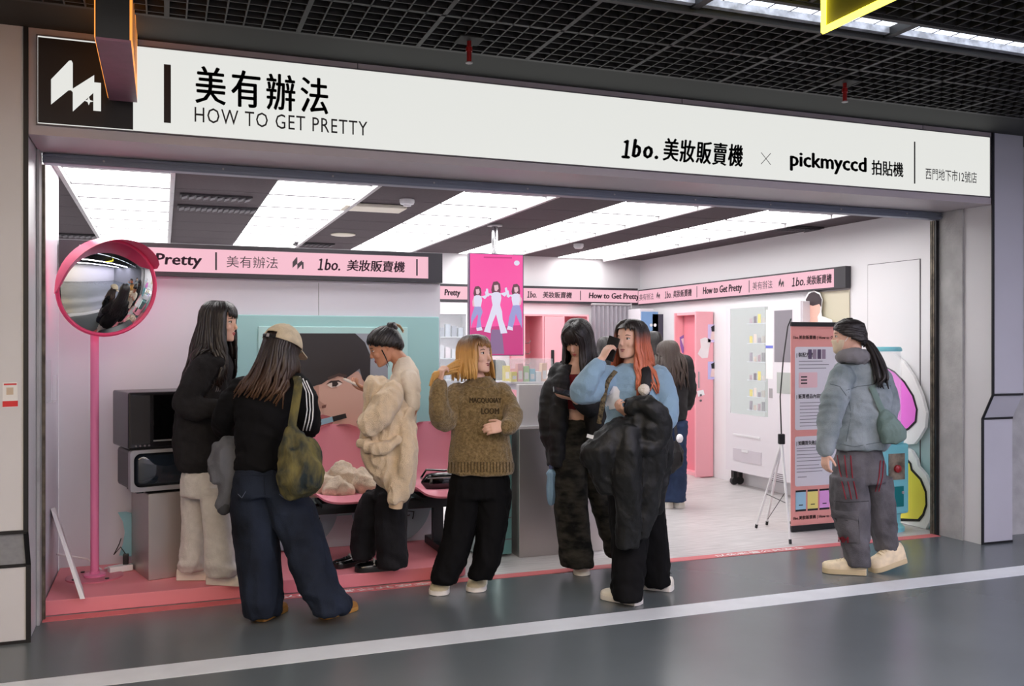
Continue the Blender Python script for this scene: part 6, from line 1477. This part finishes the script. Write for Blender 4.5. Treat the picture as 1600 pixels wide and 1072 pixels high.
# ---- girl in denim jacket walking on the right
d = 5.98
top = [(1331, 562, 0, 14, .07), (1335, 572, 0, 29, .1), (1342, 590, 0, 41, .12), (1347, 620, 0, 43, .14), (1347, 655, 0, 43, .14), (1344, 685, 0, 41, .14), (1342, 701, 0, 38, .13)]
pel = [(1343, 690, 0, 36, .13), (1343, 725, 0, 40, .14), (1344, 752, 0, 40, .14)]
lg1 = [(1325, 745, -.04, 25, .12), (1328, 780, -.05, 28, .12), (1330, 810, -.05, 26, .115), (1333, 835, -.06, 22, .1), (1337, 860, -.06, 18, .1), (1339, 882, -.06, 17, .095)]
lg2 = [(1366, 745, .03, 24, .12), (1374, 785, .04, 21, .11), (1379, 815, .06, 19, .1), (1384, 845, .08, 17, .09), (1387, 861, .09, 17, .09)]
s1 = [(1317, 588, -.1, 19), (1305, 620, -.14, 20), (1297, 655, -.16, 18), (1291, 690, -.17, 14), (1290, 704, -.17, 12)]
s2 = [(1376, 590, .1, 16), (1388, 630, .14, 15), (1386, 670, .14, 13), (1376, 695, .06, 11)]
r, hc, A = person('masked girl with ponytail in a grey denim jacket and cargo trousers walking past', d, (1326, 526, 0), dv(-.93, .22, -.03), 1.0, 0, (1334, 562, 0), top,
    [[(1317, 588, -.1, 11), (1305, 620, -.14, 11), (1297, 655, -.16, 10), (1290, 708, -.17, 6.5)], [(1376, 590, .1, 10), (1388, 630, .14, 10), (1386, 670, .14, 9), (1374, 700, .06, 6.5)]],
    pel, [lg1, lg2], [(W(1290, 707, d - .17), dv(-.08, -.1, -1), dv(.9, .4, 0), 1, .6), (W(1373, 702, d + .05), dv(-.1, 0, -1), dv(-.6, 0, 0), -1, .6)], face_kw=dict(lips=False))
M_dj = mat('washed_grey_denim', (118, 130, 134), .85, var=(7, .25), c2=(150, 160, 164), bump=(180, .3))
o, sf = cloth('denim_jacket', r, M_dj, .009, lambda mb: (ringloft(mb, d, top), limb(mb, d, s1), limb(mb, d, s2)), folds(.007, (8, 8, 6), .006, (5, 5, 18), zc=1.05, zr=.3, seed=17))
M_st = mat('denim_seam_grey', (98, 108, 112), .85)
sf.line('yoke_seam', [(1322, 610), (1340, 604), (1365, 601), (1392, 603)], .0025, M_st, o); sf.line('side_seam', [(1325, 612), (1330, 650), (1322, 690)], .002, M_st, o); sf.line('back_seam', [(1372, 604), (1376, 650), (1374, 690)], .002, M_st, o); sf.line('hem_seam', [(1306, 692), (1335, 698), (1380, 690)], .0025, M_st, o); sf.line('shoulder_seam', [(1297, 600), (1312, 604), (1322, 618)], .0025, M_st, o)
M_hd = mat('grey_hood_jersey', (126, 124, 126), .9, bump=(160, .3))
def hb_(mb):
    limb(mb, d, [(1312, 560, -.04, 7), (1320, 556, -.1, 10), (1338, 556, -.1, 12), (1350, 560, -.02, 13), (1346, 562, .08, 12), (1328, 556, .1, 9), (1314, 558, .05, 6)])
    ringloft(mb, d, [(1345, 560, .02, 14, .08), (1350, 574, .02, 18, .09), (1352, 588, .03, 12, .06)])
cloth('hood', r, M_hd, .008, hb_, folds(.006, (14, 14, 14), 0, seed=18))
M_gt = mat('washed_grey_twill', (74, 73, 76), .85, var=(6, .25), c2=(104, 102, 106), bump=(150, .3))
o, sf = cloth('cargo_trousers', r, M_gt, .009, lambda mb: [ringloft(mb, d, x) for x in (tuck(pel), lg1, lg2)], folds(.007, (11, 11, 1.8), .009, (5, 5, 14), zc=.25, zr=.22, seed=19))
M_rs = mat('dark_red_piping', (128, 24, 40), .7)
for k in range(3): sf.line('red_piping', [(1309 + k * 9 + (2 if k else 0), 712 + k * 0), (1314 + k * 9, 745), (1322 + k * 8.5, 780)], .004, M_rs, o, off=.004)
for k in range(2): sf.line('red_piping', [(1380 - k * 5, 720), (1378 - k * 5, 745), (1373 - k * 5, 768)], .0035, M_rs, o, off=.004)
sf.patch('cargo_pocket', [(1306, 798), (1339, 800), (1344, 848), (1318, 848), (1309, 825)], M_gt, o, .012); sf.patch('pocket_flap', [(1303, 795), (1340, 798), (1340, 813), (1305, 810)], M_gt, o, .02)
M_ts = mat('twill_seam', (58, 58, 60), .85)
sf.line('pocket_seam', [(1306, 798), (1310, 828), (1319, 848), (1343, 848), (1340, 800)], .003, M_ts, o, off=.004); sf.line('flap_seam', [(1303, 796), (1306, 811), (1339, 814), (1341, 799)], .004, M_ts, o, off=.005)
sf.line('knee_seam', [(1304, 783), (1325, 785), (1357, 783)], .003, mat('twill_seam', (70, 70, 72), .85), o)
sf.text('MM', (1312, 1327, 838, 846), M_rs, o, .016, .06, 'embroidery')
M_be = mat('beige_sneaker', (216, 200, 168), .65, var=(25, .1))
a, b = fl(1352, 898), fl(1293, 894); shoe(r, a + (b - a) * .33, b - a, M_be, mat('sand_sole', (196, 178, 142), .6), .27, .054, .11, .035)
a, b = fl(1412, 890), fl(1370, 893); shoe(r, a + (b - a) * .36 + ZV * .035, b - a, M_be, mat('sand_sole', (196, 178, 142), .6), .26, .054, .14, .035, tilt=.22)
hm = updo(hc, A, 1.0, (0, -.103, -.01), 120, 14)
tb = W(1346, 531, d - .03)
for i in range(34):
    a = rn.uniform(0, 6.28); q = rn.uniform(0, 1)
    o0 = (RV * math.cos(a) + FV * math.sin(a))
    p, rr = smooth_path([tb + o0 * .008, W(1358, 538, d - .05) + o0 * .02 * q, W(1371, 565, d - .1) + o0 * .035 * q, W(1377, 590, d - .15) + o0 * .042 * q, W(1375 + rn.uniform(-9, 9), 606 + rn.uniform(-14, 2), d - .15) + o0 * .03 * q], [.009, .012, .013, .011, .003]); hm.tube(p, rr, 6)
hair_obj(hm, mat('soft_black_hair', (34, 29, 29), .42, bump=(150, .35), stretch=(1, 1, .06)), r)
MB().tube([tb + (RV * .4 * math.cos(a) + FV * math.cos(a) * .0 + ZV * .0 + FV * math.sin(a) + ZV * .6 * math.cos(a)) * .02 for a in [i * math.pi / 6 for i in range(13)]], .009, 8).build('hair_tie', mat('orange_scrunchie', (232, 150, 30), .7, bump=(80, .5)), r, smooth=True)
rings = []
for z, rx, ry, cy in ((-.112, .026, .02, .062), (-.098, .046, .046, .05), (-.075, .060, .072, .028), (-.05, .067, .086, .016), (-.03, .069, .098, .010), (-.018, .062, .098, .008)):
    rings.append([hc + A @ V((rx * math.sin(t), cy + ry * math.cos(t), z)) for t in [math.radians(-75 + i * 10) for i in range(16)]])
mk = MB().loft(rings, cap=False, closed=False).build('face_mask', mat('beige_mask', (214, 196, 170), .85), r, smooth=True, flat_angle=0); md = mk.modifiers.new('s', 'SOLIDIFY'); md.thickness = .003
for e in (-1, 1): MB().tube([hc + A @ V((.066 * e, .03, -.03)), hc + A @ V((.074 * e, .01, .0)), hc + A @ V((.076 * e, -.01, .016)), hc + A @ V((.073 * e, -.02, -.01))], .002, 5).build('ear_loop', M_wink, mk)
bg = thing('tote_bag', 'sage green crossbody pouch on the back of the girl in the denim jacket', 'bag')
M_sage = mat('sage_nylon', (104, 126, 120), .7, bump=(60, .3))
rows = [(1381, 640, -.13, 6, .02), (1386, 655, -.15, 14, .05), (1393, 672, -.16, 20, .06), (1396, 684, -.16, 18, .055), (1390, 692, -.16, 10, .04)]
mb = MB(); ringloft(mb, d, rows); me = remesh(mb, .007, 3, .5, folds(.008, (16, 16, 6), 0, seed=20)); me.name = 'pouch'; place('pouch', me, M_sage, bg)
p, rr = smooth_path([W(1362, 603, d - .14), W(1368, 618, d - .155), W(1375, 634, d - .155), W(1382, 648, d - .15)], [.014] * 4); MB().tube(p, [(.02, .005)] * len(p), 8, hint=RV).build('strap', M_sage, bg, smooth=True)
